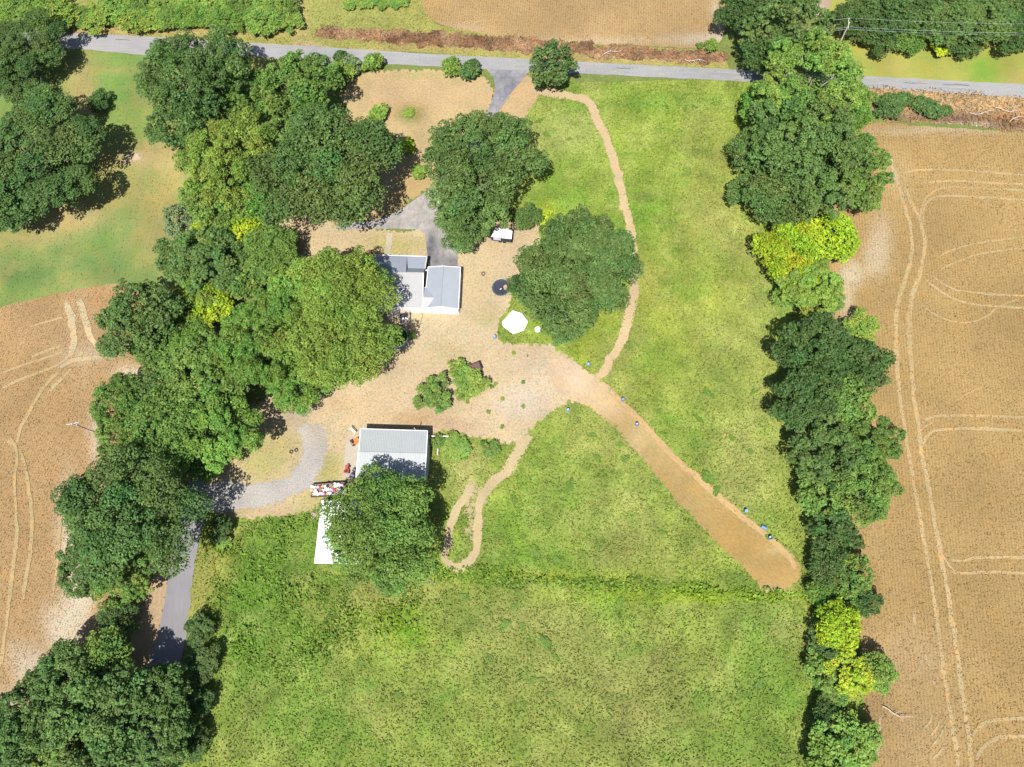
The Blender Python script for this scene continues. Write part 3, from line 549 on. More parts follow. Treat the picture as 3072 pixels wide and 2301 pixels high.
def trunk_mesh(name, R, H, C, seed, limbs=7):
    r = random.Random(seed); mb = MB(); t = max(0.05, H*0.022)
    top = Vector((r.uniform(-.03, .03)*R, r.uniform(-.03, .03)*R, H*0.72))
    mb.tube([(0, 0, -0.1), (0, 0, H*0.05), (top.x*0.3, top.y*0.3, H*0.3), tuple(top)], [t*1.5, t*1.05, t*0.8, t*0.25], 8)
    idx = list(range(len(C))); r.shuffle(idx)
    for i in idx[:limbs]:
        c = Vector(C[i]); b = Vector((0, 0, H*r.uniform(0.22, 0.5))); mid = b.lerp(c, 0.5)+Vector((0, 0, H*0.03))
        mb.tube([b, mid, c], [t*0.5, t*0.3, t*0.1], 5, False)
        tip = c+Vector((c.x*.35, c.y*.35, H*.06)); mb.tube([c, tip], [t*0.1, t*0.04], 4, False)
    me = mesh_py(name, mb.v, mb.f); me.materials.append(M_bark); return me
BANK = {}
def bank(cls, style, i):
    k = (cls, style, i)
    if k not in BANK:
        R, H, n, leaf, lb = {'L': (12, 17, 40000, 0.36, 12), 'M': (7, 11, 17000, 0.33, 8), 'S': (3.6, 6, 5600, 0.28, 5), 'B': (1.5, 1.7, 1100, 0.24, 3)}[cls]
        me, C, lr = crown_mesh('crown', R, H, n, leaf, 100+i*7+{'L': 0, 'M': 1, 'S': 2, 'B': 3}[cls]+hash_style(style), style)
        me.materials.append(M_leaf)
        BANK[k] = (me, trunk_mesh('trunk', R, H, C, i+5, lb), R, H)
    return BANK[k]
def hash_style(s): return {'oak': 1000, 'broad': 2000, 'feather': 3000, 'loose': 4000, 'conic': 5000, 'shrub': 6000}[s]
DG = (0.035, 0.075, 0.020)
COLS = {'dark': (0.070, 0.124, 0.032), 'oak': (0.098, 0.165, 0.042), 'mid': (0.122, 0.205, 0.040), 'green': (0.128, 0.232, 0.038), 'olive': (0.180, 0.270, 0.044), 'lime': (0.290, 0.390, 0.022), 'yellow': (0.300, 0.370, 0.028),
        'fresh': (0.162, 0.262, 0.048), 'grey': (0.150, 0.200, 0.090), 'cedar': (0.090, 0.160, 0.044), 'weed': (0.120, 0.200, 0.040), 'clump': (0.120, 0.200, 0.030), 'brown': (0.20, 0.13, 0.07)}
_cnt = {}
def tree(x, y, rpx, hk, style, col, label, name='tree', cat='tree', group=None, cls=None, zf=0.5, sq=1.0, jit=0.0):
    """crown seen centred at reading pixel x,y with radius rpx; hk = height / crown radius"""
    zr = 0.0
    if cat == 'tree': hk *= 1.32
    for _ in range(3):
        p = W(x, y, zr); q = W(x+10, y, zr); R = rpx/(10/abs(q.x-p.x)); zr = R*hk*0.6
    cls = cls or ('L' if R > 8.5 else 'M' if R > 5.0 else 'S' if R > 2.3 else 'B')
    n = {'L': 3, 'M': 3, 'S': 3, 'B': 3}[cls]; c = _cnt.get((cls, style), 0); _cnt[(cls, style)] = c+1
    cm, tm, R0, H0 = bank(cls, style, c % n)
    rnd = random.Random(int(x*7+y*13)); rz = rnd.uniform(0, 6.28)
    e = empty(name, (p.x, p.y, 0), rz, label, cat, group)
    s = R/R0; e.scale = (s*1.12, s*1.12*sq, R*hk/H0)
    cr = bpy.data.objects.new('crown' if cls != 'B' else 'foliage', cm); tr = bpy.data.objects.new('trunk' if cls != 'B' else 'stem', tm)
    for o in (cr, tr): COL.objects.link(o); o.parent = e
    b = COLS[col]; k = rnd.uniform(0.92, 1.08); cr.color = (b[0]*k*rnd.uniform(.95, 1.05), b[1]*k, b[2]*k, 1)
    return e

GL = 'trees of the dense belt west of the house'
GR = 'trees of the belt along the eastern field'
T = [
 # west of the lawn
 (38, 122, 96, 0.7, 'broad', 'dark', 'large dark green tree by the road at the top left corner', None),
 (85, 352, 140, 0.68, 'broad', 'dark', 'very large dark tree on the lawn beside the small round evergreen', None),
 (8, 430, 80, 0.8, 'feather', 'dark', 'dark tree at the left edge behind the large lawn tree', None),
 (96, 208, 20, 1.5, 'loose', 'lime', 'small yellow-green tree squeezed between two large dark lawn trees', None),
 # belt
 (425, 175, 105, 1.35, 'broad', 'oak', 'tall green tree reaching over the road at the north end of the belt', GL),
 (405, 265, 75, 1.2, 'feather', 'oak', 'grey-green tree at the lawn edge below the tallest belt tree', GL),
 (512, 205, 60, 1.5, 'feather', 'mid', 'narrow mid green tree between two tall trees near the road', GL),
 (648, 205, 86, 1.3, 'broad', 'mid', 'round mid green tree near the road left of the bare front yard', GL),
 (722, 368, 146, 1.1, 'oak', 'oak', 'huge blue-green oak with puffy crown left of the front driveway', GL),
 (500, 350, 100, 1.25, 'broad', 'olive', 'olive green tree west of the huge oak', GL),
 (430, 335, 40, 1.3, 'loose', 'oak', 'small ragged tree at the lawn edge with a yellow bush below', GL),
 (560, 410, 75, 1.2, 'oak', 'green', 'bright green tree hugging the left side of the huge oak', GL),
 (470, 430, 70, 1.2, 'broad', 'mid', 'mid green tree above the lime crowns of the belt', GL),
 (395, 480, 40, 1.2, 'feather', 'grey', 'grey half bare tree on the west edge of the belt', GL),
 (460, 498, 44, 1.1, 'oak', 'lime', 'lime green crown in the middle of the belt, west one of two', GL),
 (535, 490, 46, 1.1, 'oak', 'lime', 'lime green crown just left of the front lawn', GL),
 (590, 545, 62, 1.0, 'oak', 'mid', 'mid green tree west of the yellow-green tree by the house', GL),
 (455, 565, 74, 1.0, 'feather', 'oak', 'broad grey-green tree in the middle of the belt', GL),
 (385, 560, 48, 1.1, 'broad', 'oak', 'dark rounded tree where lawn and belt meet', GL),
 (545, 570, 50, 1.0, 'loose', 'mid', 'loose mid green tree beside the dark hole in the belt', GL),
 (520, 600, 52, 1.0, 'broad', 'mid', 'dark green tree filling the hollow in the middle of the belt', GL),
 (308, 692, 86, 1.25, 'broad', 'oak', 'dark green tree bulging over the corner of the tan field', GL),
 (418, 640, 55, 1.1, 'loose', 'olive', 'olive tree behind the yellow patch in the belt', GL),
 (455, 660, 50, 1.0, 'oak', 'lime', 'yellow-lime crown south of the grey-green belt tree', GL),
 (400, 730, 56, 1.0, 'oak', 'green', 'bright green low crown between dark belt trees', GL),
 (744, 640, 104, 1.2, 'oak', 'olive', 'yellow-green tree shading the west end of the house roof', GL),
 (742, 752, 108, 1.15, 'oak', 'olive', 'large yellow-green tree beside the round pool', GL),
 (640, 650, 80, 1.1, 'oak', 'olive', 'yellow-green tree west of the house roof, second from it', GL),
 (565, 740, 100, 1.15, 'broad', 'green', 'large even green tree in the middle of the lower belt', GL),
 (645, 830, 66, 1.1, 'broad', 'green', 'green tree at the edge of the dry yard north of the gravel drive', GL),
 (450, 810, 90, 1.1, 'broad', 'mid', 'mottled green tree in the lower belt beside the sandy gap', GL),
 (380, 800, 50, 1.1, 'oak', 'mid', 'mid green tree just east of the sandy gap at the field corner', GL),
 (345, 745, 58, 1.1, 'broad', 'mid', 'green tree filling the belt above the sandy gap', GL),
 (335, 835, 48, 1.1, 'oak', 'oak', 'dark green tree just below the sandy gap', GL),
 (262, 875, 60, 1.2, 'broad', 'mid', 'rounded tree by the field below the sandy gap', GL),
 (270, 950, 58, 1.2, 'feather', 'mid', 'green tree behind the leaning pole at the field edge', GL),
 (370, 920, 85, 1.15, 'oak', 'mid', 'lumpy green tree above the great dark oak of the lane', GL),
 (480, 930, 86, 1.15, 'loose', 'green', 'green tree whose shadow falls toward the gravel drive', GL),
 (440, 1000, 44, 1.1, 'oak', 'mid', 'small green crown where the lane meets the gravel drive', GL),
 (280, 1105, 143, 1.1, 'oak', 'oak', 'great dark oak overhanging the narrow lane', GL),
 (190, 1225, 60, 1.2, 'feather', 'oak', 'spiky dark tree poking into the tan field below the great oak', GL),
 (260, 1245, 62, 1.1, 'feather', 'mid', 'mid green tree at the foot of the great oak beside the lane', GL),
 (255, 1330, 40, 1.2, 'oak', 'dark', 'small dark tree in the gap left of the lane', GL),
 (238, 1415, 60, 1.3, 'oak', 'mid', 'fresh green tree at the top of the lower left woodland', None),
 (150, 1470, 80, 1.2, 'broad', 'oak', 'dark tree of the lower left woodland touching the sandy field margin', None),
 (70, 1560, 90, 1.2, 'broad', 'oak', 'large dark tree near the lower left corner', None),
 (225, 1560, 110, 1.2, 'broad', 'oak', 'largest dark tree in the middle of the lower left woodland', None),
 (345, 1500, 66, 1.3, 'broad', 'oak', 'dark tree over the lower end of the lane', None),
 (350, 1600, 78, 1.2, 'broad', 'oak', 'dark tree at the bottom edge beside the meadow', None),
 (30, 1650, 80, 1.2, 'feather', 'oak', 'dark tree filling the bottom left corner', None),
 (170, 1680, 90, 1.2, 'feather', 'mid', 'green tree cut by the bottom edge in the lower left woodland', None),
 # around the house
 (1037, 365, 126, 1.2, 'broad', 'oak', 'large dark green oak over the driveway north of the garage', None),
 (1005, 480, 66, 1.0, 'broad', 'oak', 'lower dark green tree between the driveway and the barred trailer', None),
 (1140, 470, 30, 1.5, 'broad', 'oak', 'small dark tree east of the driveway oak', None),
 (1243, 582, 130, 0.9, 'broad', 'oak', 'broad feathery tree east of the trampoline', None),
 (1166, 628, 54, 0.9, 'broad', 'oak', 'low feathery crown reaching toward the trampoline', None),
 (1225, 685, 62, 0.9, 'broad', 'oak', 'feathery crown above the white round canopy', None),
 (1335, 560, 44, 1.0, 'broad', 'oak', 'feathery crown hanging over the narrow mown path', None),
 (830, 1140, 126, 1.05, 'oak', 'mid', 'large green tree covering the south side of the metal barn', None),
 (1193, 142, 50, 1.5, 'feather', 'cedar', 'upright dark evergreen at the mouth of the driveway', None),
 # east belt
 (1610, 25, 60, 1.4, 'broad', 'dark', 'dark tree north of the road at the corner of the top field', GR),
 (1700, 60, 86, 1.4, 'feather', 'oak', 'tall grey-green tree north of the road crossing', GR),
 (1660, 120, 60, 1.4, 'oak', 'oak', 'green tree overhanging the road from the north', GR),
 (1745, 190, 120, 1.2, 'feather', 'fresh', 'big bright green tree where the east belt meets the road', GR),
 (1660, 235, 66, 1.1, 'oak', 'green', 'bright green tree at the meadow side of the east belt', GR),
 (1830, 235, 62, 1.0, 'broad', 'green', 'green tree on the field side just south of the road', GR),
 (1740, 330, 125, 1.2, 'feather', 'oak', 'great grey-green tree in the northern half of the east belt', GR),
 (1630, 330, 60, 1.2, 'oak', 'oak', 'tree casting a scalloped shadow on the meadow below the road', GR),
 (1840, 380, 84, 1.1, 'feather', 'mid', 'round green tree bulging into the eastern field', GR),
 (1690, 425, 82, 1.15, 'oak', 'oak', 'dark green tree just above the lime crowns of the east belt', GR),
 (1615, 415, 44, 1.1, 'feather', 'oak', 'small tree at the meadow edge above the lime tree', GR),
 (1703, 538, 70, 1.2, 'oak', 'lime', 'bright lime tree leaning over the meadow shadow', GR),
 (1800, 512, 60, 1.2, 'oak', 'lime', 'lime yellow tree beside the pale sandy patch of the field', GR),
 (1745, 618, 70, 1.1, 'loose', 'olive', 'olive green tree under the two lime trees', GR),
 (1790, 640, 36, 1.1, 'loose', 'mid', 'small green tree beside the pale field margin', GR),
 (1722, 590, 56, 1.2, 'oak', 'lime', 'lime green tree between the olive tree and the meadow', GR),
 (1700, 640, 34, 1.0, 'oak', 'fresh', 'small fresh green tree at the meadow edge under the olive tree', GR),
 (1755, 760, 86, 1.3, 'broad', 'dark', 'dark round tree midway down the east belt', GR),
 (1860, 785, 64, 1.2, 'broad', 'dark', 'dark tree bulging into the field midway down the east belt', GR),
 (1855, 712, 44, 0.9, 'loose', 'olive', 'yellowish thin tree at the field edge above the dark bulge', GR),
 (1740, 860, 74, 1.2, 'broad', 'dark', 'dark tree with shadow on the meadow, centre of the east belt', GR),
 (1820, 870, 66, 1.2, 'oak', 'mid', 'green tree south of the dark bulge in the east belt', GR),
 (1775, 970, 78, 1.2, 'feather', 'oak', 'grey-green tree above the belt narrowing', GR),
 (1875, 965, 68, 1.2, 'loose', 'mid', 'thin crowned tree reaching far into the field', GR),
 (1865, 1060, 72, 1.2, 'broad', 'mid', 'leafy tree at the field side where the belt narrows', GR),
 (1775, 1060, 62, 1.1, 'feather', 'mid', 'mid green tree beside the meadow above the end of the mown strip', GR),
 (1800, 1150, 56, 1.2, 'loose', 'dark', 'dark loose tree in the narrow part of the belt', GR),
 (1785, 1225, 44, 1.2, 'oak', 'dark', 'dark small tree by the end of the mown strip', GR),
 (1840, 1240, 46, 1.1, 'feather', 'mid', 'green tree on the field side opposite the mown strip end', GR),
 (1775, 1285, 36, 1.1, 'oak', 'green', 'fresh small tree where hedge line and belt meet', GR),
 (1868, 1300, 34, 1.2, 'feather', 'dark', 'dark bushy tree sticking out toward the lower field', GR),
 (1820, 1300, 36, 1.1, 'feather', 'mid', 'small green tree above the upper lime crown of the lower belt', GR),
 (1805, 1350, 54, 1.3, 'oak', 'lime', 'upper bright lime crown of the lower east belt', GR),
 (1790, 1400, 44, 1.0, 'loose', 'dark', 'dark gappy tree between the two lower lime crowns', GR),
 (1835, 1455, 54, 1.1, 'loose', 'yellow', 'yellow crown low in the east belt', GR),
 (1780, 1445, 44, 1.0, 'feather', 'fresh', 'fresh green tree left of the yellow crown', GR),
 (1893, 1450, 42, 1.3, 'oak', 'fresh', 'round fresh green tree standing out in the field edge', GR),
 (1800, 1490, 38, 1.0, 'loose', 'mid', 'small green tree above the dark hollow of the lower belt', GR),
 (1830, 1600, 64, 1.0, 'feather', 'fresh', 'fresh green tree near the bottom of the east belt', GR),
 (1790, 1640, 56, 1.0, 'feather', 'green', 'green tree cut by the bottom edge of the east belt', GR),
 (1785, 1550, 38, 1.2, 'oak', 'dark', 'dark tree in the hollow of the lower east belt', GR),
 # north-east wood
 (1862, 40, 60, 0.75, 'broad', 'dark', 'dark tree behind the utility pole', None),
 (1935, 15, 80, 0.75, 'broad', 'dark', 'dark tree at the top edge right of the utility pole', None),
 (1900, 80, 44, 0.75, 'broad', 'dark', 'smaller dark tree right of the utility pole', None),
 (1965, 85, 40, 0.75, 'oak', 'mid', 'narrow green tree in front of the north-east wood', None),
 (2040, 35, 74, 0.75, 'broad', 'oak', 'green tree above the little yellow-green roadside tree', None),
 (2085, 95, 40, 0.75, 'broad', 'dark', 'dark tree right of the little yellow-green roadside tree', None),
 (2130, 40, 76, 0.75, 'broad', 'oak', 'large green tree above the bright lawn patch', None),
 (2200, 65, 62, 0.75, 'broad', 'dark', 'dark tree at the right edge above the road', None),
 (2215, 5, 70, 0.75, 'broad', 'oak', 'green tree in the top right corner', None),
 (2033, 102, 24, 0.75, 'oak', 'lime', 'little yellow-green tree on the roadside lawn', None),
]
for x, y, r_, hk, st, c, lb, g in T: tree(x, y, r_, hk, st, c, lb, group=g)
# shrubs and bushes
B = [
 (213, 221, 24, 1.1, 'shrub', 'dark', 'round glossy dark evergreen bush alone on the lawn', 'evergreen_bush'),
 (735, 122, 13, 2.0, 'conic', 'cedar', 'slim dark cedar by the road, left of the grey twiggy bush', 'cedar_bush'),
 (757, 140, 22, 1.0, 'loose', 'grey', 'grey twiggy bush between the slim cedar and the road', 'twiggy_bush'),
 (738, 158, 28, 1.0, 'shrub', 'olive', 'olive round bush at the corner of the bare front yard', 'olive_bush'),
 (805, 132, 19, 1.5, 'conic', 'fresh', 'pointed fresh green bush on the road edge of the front yard', 'pointed_bush'),
 (972, 142, 20, 1.4, 'conic', 'fresh', 'left of the two bushes beside the driveway mouth', 'roadside_bush'),
 (1015, 148, 21, 1.4, 'conic', 'cedar', 'right of the two bushes beside the driveway mouth', 'roadside_bush'),
 (885, 243, 12, 0.3, 'loose', 'olive', 'low yellow-green plant in the middle of the bare front yard', 'yard_plant'),
 (878, 314, 18, 0.8, 'loose', 'lime', 'yellow-green bush in the shadow edge of the huge oak', 'yellow_bush'),
 (818, 246, 20, 1.0, 'loose', 'olive', 'yellow leaved bush on the upper right side of the huge oak', 'yellow_bush'),
 (908, 372, 18, 0.8, 'loose', 'olive', 'small thin bush left of the driveway oak', 'thin_bush'),
 (1177, 470, 20, 0.9, 'loose', 'yellow', 'yellow bush between the driveway oak and the feathery tree', 'yellow_bush'),
 (1190, 510, 16, 0.8, 'loose', 'yellow', 'small yellow bush touching the feathery tree', 'yellow_bush'),
 (938, 852, 36, 0.9, 'loose', 'weed', 'ragged green bush west of the brown hut', 'fruit_bush'),
 (1012, 828, 36, 0.8, 'shrub', 'fresh', 'bright green bush wrapped round the brown hut', 'fruit_bush'),
 (992, 795, 22, 0.8, 'shrub', 'fresh', 'upper lobe of bright green shrubbery beside the brown hut', 'fruit_bush'),
 (480, 1140, 26, 1.2, 'shrub', 'dark', 'dark bush at the junction of lane and gravel drive', 'dark_bush'),
 (478, 1168, 18, 0.8, 'shrub', 'fresh', 'light green bush below the dark bush by the gravel drive', 'light_bush'),
 (432, 1360, 30, 1.2, 'shrub', 'dark', 'dark bush on the meadow side of the lane', 'dark_bush'),
 (440, 1430, 34, 1.1, 'shrub', 'dark', 'dark bush below the lane on the meadow edge', 'dark_bush'),
 (425, 1510, 36, 1.1, 'shrub', 'dark', 'dark bush beside the lower left woodland', 'dark_bush'),
 (415, 1600, 36, 1.1, 'shrub', 'dark', 'dark bush near the bottom edge beside the woodland', 'dark_bush'),
 (1922, 222, 32, 0.9, 'conic', 'cedar', 'spreading dark bush on the road bank beside the east belt', 'bank_bush'),
 (1955, 212, 18, 0.8, 'conic', 'cedar', 'small bush overhanging the road edge', 'bank_bush'),
 (1990, 222, 20, 1.0, 'conic', 'cedar', 'dark rounded bush on the bank, left of a pair', 'bank_bush'),
 (2015, 235, 22, 0.9, 'conic', 'cedar', 'dark rounded bush on the bank, middle one', 'bank_bush'),
 (2042, 238, 14, 0.8, 'conic', 'cedar', 'smallest dark bush on the road bank', 'bank_bush'),
 (1538, 96, 14, 1.3, 'conic', 'fresh', 'small pointed bush at the corner of the top field', 'field_bush'),
 (1512, 98, 8, 1.2, 'shrub', 'weed', 'tiny bush beside the pointed bush of the top field', 'field_bush'),
 (888, 725, 10, 1.4, 'shrub', 'weed', 'narrow weedy bush against the east side of the pool', 'weed_bush'),
 (945, 955, 16, 0.8, 'shrub', 'weed', 'weedy bush at the white rails beside the barn', 'weed_bush'),
 (985, 965, 30, 0.4, 'shrub', 'fresh', 'wide low shrub east of the white rails', 'weed_bush'),
 (1060, 968, 20, 0.5, 'shrub', 'weed', 'low dark shrub at the edge of the dry yard by the path', 'weed_bush'),
 (800, 555, 16, 0.8, 'shrub', 'brown', 'small brown shrub at the front wall of the house', 'dry_shrub'),
 (350, 1180, 18, 0.8, 'shrub', 'mid', 'low green shrub beside the lane under the great oak', 'light_bush'),
]
for x, y, r_, hk, st, c, lb, nm in B: tree(x, y, r_*(1.3 if st == 'conic' else 1.12), hk, st, c, lb, nm, 'bush', cls='S' if r_ > 22 else 'B')
GH = 'shrubs of the hedgerow north of the road'
rh = random.Random(3)
hx = -30
while hx < 630:
    for row, yy in ((0, 5), (1, 34)):
        if row == 0 and hx < 210 and hx > 120: continue
        rr = rh.uniform(24, 40)
        tree(hx+rh.uniform(-8, 8)+row*14, yy+rh.uniform(-5, 5)+hx*0.012, rr, rh.uniform(0.6, 0.9), rh.choice(['feather', 'feather', 'loose', 'broad']), (c__ := rh.choice(['fresh', 'fresh', 'green', 'weed', 'olive'])), {'fresh': 'fresh green', 'green': 'deep green', 'weed': 'dull green', 'olive': 'yellowish'}[c__]+' hedgerow shrub north of the road, '+('back row at top edge' if row == 0 else 'front row')+(', left part' if hx < 200 else ', middle part' if hx < 420 else ', right part'), 'hedgerow_shrub', 'shrub', GH, cls='S')
    hx += 34
for i, hx in enumerate((760, 790, 825, 860)):
    tree(hx, 3, 22, 0.5, 'shrub', 'fresh', 'low green shrub at the top edge left of the tan field', 'verge_shrub', 'shrub', 'shrubs left of the top field', cls='S')
GW = 'dark weed clumps scattered over the meadow'
WC = [(1400, 430, 14), (1500, 230, 9), (1480, 235, 7), (1440, 230, 8), (1380, 240, 8), (1365, 238, 6), (1230, 300, 7), (1180, 290, 10), (1165, 260, 12), (1630, 845, 10), (1530, 850, 18), (1510, 905, 12), (1440, 870, 6), (1425, 888, 8), (1430, 935, 8), (1500, 960, 14), (1620, 975, 10), (1580, 945, 8), (1510, 1030, 20), (1530, 1060, 14),
      (1340, 960, 9), (1290, 990, 14), (1350, 990, 12), (1230, 1050, 16), (1200, 1100, 10), (1110, 1080, 14), (1430, 1150, 10), (1130, 1160, 9), (1090, 1350, 18), (1130, 1355, 9), (1110, 1310, 10), (1340, 1300, 13), (1060, 1420, 9), (1180, 1390, 22), (1200, 1420, 14), (1150, 1470, 10), (1190, 1500, 8), (1070, 1530, 8), (1130, 1520, 10), (1600, 1250, 14), (1420, 1280, 8),
      (1290, 1180, 10), (1155, 1195, 16), (1200, 1210, 12), (1380, 1400, 8), (1640, 1480, 16), (1600, 1500, 12), (1000, 1290, 12), (640, 1180, 14), (700, 1250, 12), (560, 1260, 14), (600, 1340, 10), (510, 1420, 12), (700, 1500, 8), (860, 1500, 14), (780, 1430, 10), (480, 1300, 12), (1660, 1160, 10), (1000, 985, 12), (1280, 940, 10)]
for x, y, r_ in WC: tree(x+(18 if 1500 < x < 1600 and 1000 < y < 1100 else 0), y, r_*0.95, 0.2, 'loose', 'clump', 'low dark green weed clump '+('below the barn tree' if x < 960 else 'in the meadow south of the weedy line' if y > 1240+(x-940)*.065 else 'in the green triangle left of the mown strip' if x < 1290+(y-880) and y > 880 else 'between the mown strip and the east belt' if y > 800 else 'in the north meadow near the road'), 'weed_clump', 'weed', GW, cls='B', sq=random.uniform(0.45, 0.8))
for x, y, c in [(1070, 830, 'olive'), (1062, 835, 'weed'), (1130, 825, 'weed'), (1130, 878, 'fresh'), (1055, 890, 'olive'), (1085, 862, 'olive'), (1010, 868, 'olive'), (1085, 922, 'olive'), (1110, 762, 'olive')]:
    tree(x, y, 5, 0.7, 'shrub', c, 'small weed tuft on the dry mown yard', 'yard_weed', 'weed', 'weed tufts on the dry yard', cls='B')

# ------------------------------------------------------------------ grass, stubble, brush: real blades
def blades(name, b, tf, per, size, hmax, seed, bright=(0.6, 1.45), lift=1.0, keep=None, avoid=(), hue=None, lim=(-60, 2280, -60, 1720), updown=0.6, aspect=1.3):
    r = np.random.default_rng(seed); lo, hi = b.min(0), b.max(0); ar = (hi[0]-lo[0])*(hi[1]-lo[1]); n = int(ar*per)
    P = r.uniform(lo, hi, (n, 2)); P = P[inside(P, b)]
    V = inv(P); ok = (V[:, 0] > lim[0]) & (V[:, 0] < lim[1]) & (V[:, 1] > lim[2]) & (V[:, 1] < lim[3])
    P = P[ok]; V = V[ok]
    for a in avoid:
        ab = SHEETS[a][0]; m = ~inside(P, ab); P = P[m]; V = V[m]
    if keep is not None:
        m = keep(P, V, r); P = P[m]; V = V[m]
    n = len(P); c = tf(P, V)*r.uniform(*bright, n)[:, None]
    if hue is not None:
        w = (r.uniform(0, 1, n) < hue[1])[:, None]; c = np.where(w, c*0.35+np.array(A(*hue[0]))*0.65, c)
    cl = np.clip(fbm(P, 2.2, seed+5)*0.5+0.5, 0.05, 1.4)
    z = r.uniform(0.03, 1, n)*hmax*cl*lift
    N3 = np.column_stack([r.normal(size=n), r.normal(size=n), np.full(n, updown*1.6)])
    q = quad_cloud(np.column_stack([P, z]), N3, r.uniform(0.6, 1.4, n)*size, r, aspect)
    q[:, :, 2] = np.maximum(q[:, :, 2], 0.012)
    me = quads_mesh(name, q, None, np.clip(c, 0.004, 0.8)); me.materials.append(M_blade)
    return tag(bpy.data.objects.new(name, me), kind='stuff')
def put(o, lb, cat): COL.objects.link(o); o['label'] = lb; o['category'] = cat
solid_av = ['mown_strip', 'driveway', 'road', 'lane', 'gravel_drive', 'concrete_pad', 'garden_walk', 'worn_patch']
mb_, mt_ = SHEETS['meadow']
pathpts = []
for o in bpy.data.objects:
    if o.name.startswith(('mown_path', 'mown_loop')):
        co = np.empty(len(o.data.vertices)*3); o.data.vertices.foreach_get('co', co); co = co.reshape(-1, 4, 3); pathpts.append(co.mean(1)[:, :2])
pathpts = np.vstack(pathpts)
def off_path(P, V, r):
    d = np.full(len(P), 99.0)
    for i in range(0, len(pathpts), 1): d = np.minimum(d, (P[:, 0]-pathpts[i, 0])**2+(P[:, 1]-pathpts[i, 1])**2)
    return d > 0.85**2
put(blades('meadow_grass', mb_, mt_, 9.0, 0.36, 0.28, 201, (0.78, 1.4), avoid=['mown_strip', 'dry_yard', 'dry_yard_front', 'driveway', 'gravel_drive', 'field_right', 'road', 'drive_verge', 'lane'], keep=off_path, hue=((200, 198, 118), 0.14)), 'rough uncut meadow grass covering the open ground', 'grass')
def wk(P, V, r):
    e_ = ((V[:, 0]-700)/(255+60*fbm(P, 9, 71)))**4+((V[:, 1]-1265)/(150+50*fbm(P, 7, 73)))**4
    return ((e_+r.uniform(-.4, .4, len(P)) < 1) & (fbm(P, 4.0, 77) > -0.2)) | ((np.abs(V[:, 1]-(1238+(V[:, 0]-940)*0.065)) < 14+10*fbm(P, 5, 9)) & (V[:, 0] > 940) & (V[:, 0] < 1740))
put(blades('tall_weeds', mb_, tintfn((124, 160, 58), [(890, 1370, 60, 40, (150, 188, 48), .9), (1500, 1290, 300, 20, (160, 192, 44), .7), (820, 1330, 60, 40, (150, 176, 56), .6)], 0.3, 6, 9), 9.0, 0.5, 0.8, 203, (0.8, 1.6), keep=wk, updown=0.8, avoid=['dry_yard', 'lane']), 'lush tall weeds below the barn and along the old fence line', 'weeds')
for fn, nm, lb, sd in (('field_left', 'crop_stubble_west', 'dry tan crop stubble of the western field', 205), ('field_right', 'crop_stubble_east', 'dry tan crop stubble of the eastern field', 206), ('field_top', 'crop_stubble_north', 'dry tan crop stubble of the field north of the road', 207)):
    b, t = SHEETS[fn]; put(blades(nm.rsplit('_', 1)[0], b, t, 6.5, 0.24, 0.13, sd, (0.82, 1.2), updown=0.7, aspect=1.6), lb, 'stubble')
b, t = SHEETS['brush_strip']; put(blades('dead_brush', b, t, 8, 0.36, 0.5, 208, (0.55, 1.5), hue=((214, 170, 120), 0.3), updown=0.4, aspect=1.8), 'brown dead brush cut down along the north side of the road', 'brush')
b, t = SHEETS['roadside_bank']; put(blades('dead_brush', b, t, 7, 0.38, 0.5, 209, (0.5, 1.4), hue=((226, 196, 150), 0.3), updown=0.4, aspect=2.0), 'pale dead brush and stalks on the bank south of the road', 'brush')
b, t = SHEETS['verge']; put(blades('verge_grass', b, t, 3.5, 0.34, 0.25, 210, (0.7, 1.3), avoid=['brush_strip', 'road', 'field_top']), 'mixed green and straw verge grass north of the road', 'grass')
b, t = SHEETS['dry_yard']; put(blades('dry_grass', b, t, 2.6, 0.26, 0.07, 211, (0.84, 1.12), avoid=solid_av[:-1], hue=((180, 172, 100), 0.1)), 'short parched grass of the yard round the house', 'grass')
b, t = SHEETS['lawn']; put(blades('lawn_grass', b, t, 2.2, 0.24, 0.025, 212, (0.92, 1.15), avoid=['road', 'field_left']), 'short mown lawn grass in the north west', 'grass')

# ------------------------------------------------------------------ buildings
M_roofN = solid('roof_metal_north_shade', (0.235, 0.26, 0.31), 0.45, 0.0, 0.04, 0.8)  # north slopes: their weaker light is put into a darker, bluer tone
M_roofS = solid('roof_metal_south_lit', (0.31, 0.31, 0.315), 0.5, 0.0, 0.05, 0.8, stain=(0.28, 0.27, 0.26))  # south slopes: full sun is put into the paler tone, stains besides
M_barnroof = solid('barn_roof_metal', (0.31, 0.33, 0.335), 0.5, 0.0, 0.04, 0.5, stain=(0.36, 0.36, 0.37))
M_whiteroof = solid('white_roof_metal', (0.80, 0.80, 0.79), 0.5, 0.0, 0.03, 0.6)
M_white = solid('white_paint', (0.80, 0.79, 0.76), 0.6, 0.0, 0.03, 1.0)
M_wall = solid('white_siding', (0.78, 0.77, 0.73), 0.7, 0.0, 0.04, 1.2)
M_grey = solid('grey_siding', (0.30, 0.30, 0.31), 0.7, 0.0, 0.06, 1.2)
M_dark = solid('dark_rubber', (0.02, 0.02, 0.022), 0.7, 0.0, 0.2, 3.0)
M_black = solid('black_metal', (0.03, 0.03, 0.035), 0.5, 0.3, 0.2, 3.0)
M_glass = solid('window_glass', (0.03, 0.035, 0.04), 0.1, 0.0, 0.1, 1.0)
M_plank = solid('weathered_plank', (0.30, 0.25, 0.22), 0.9, 0.0, 0.3, 2.5, 0.3)
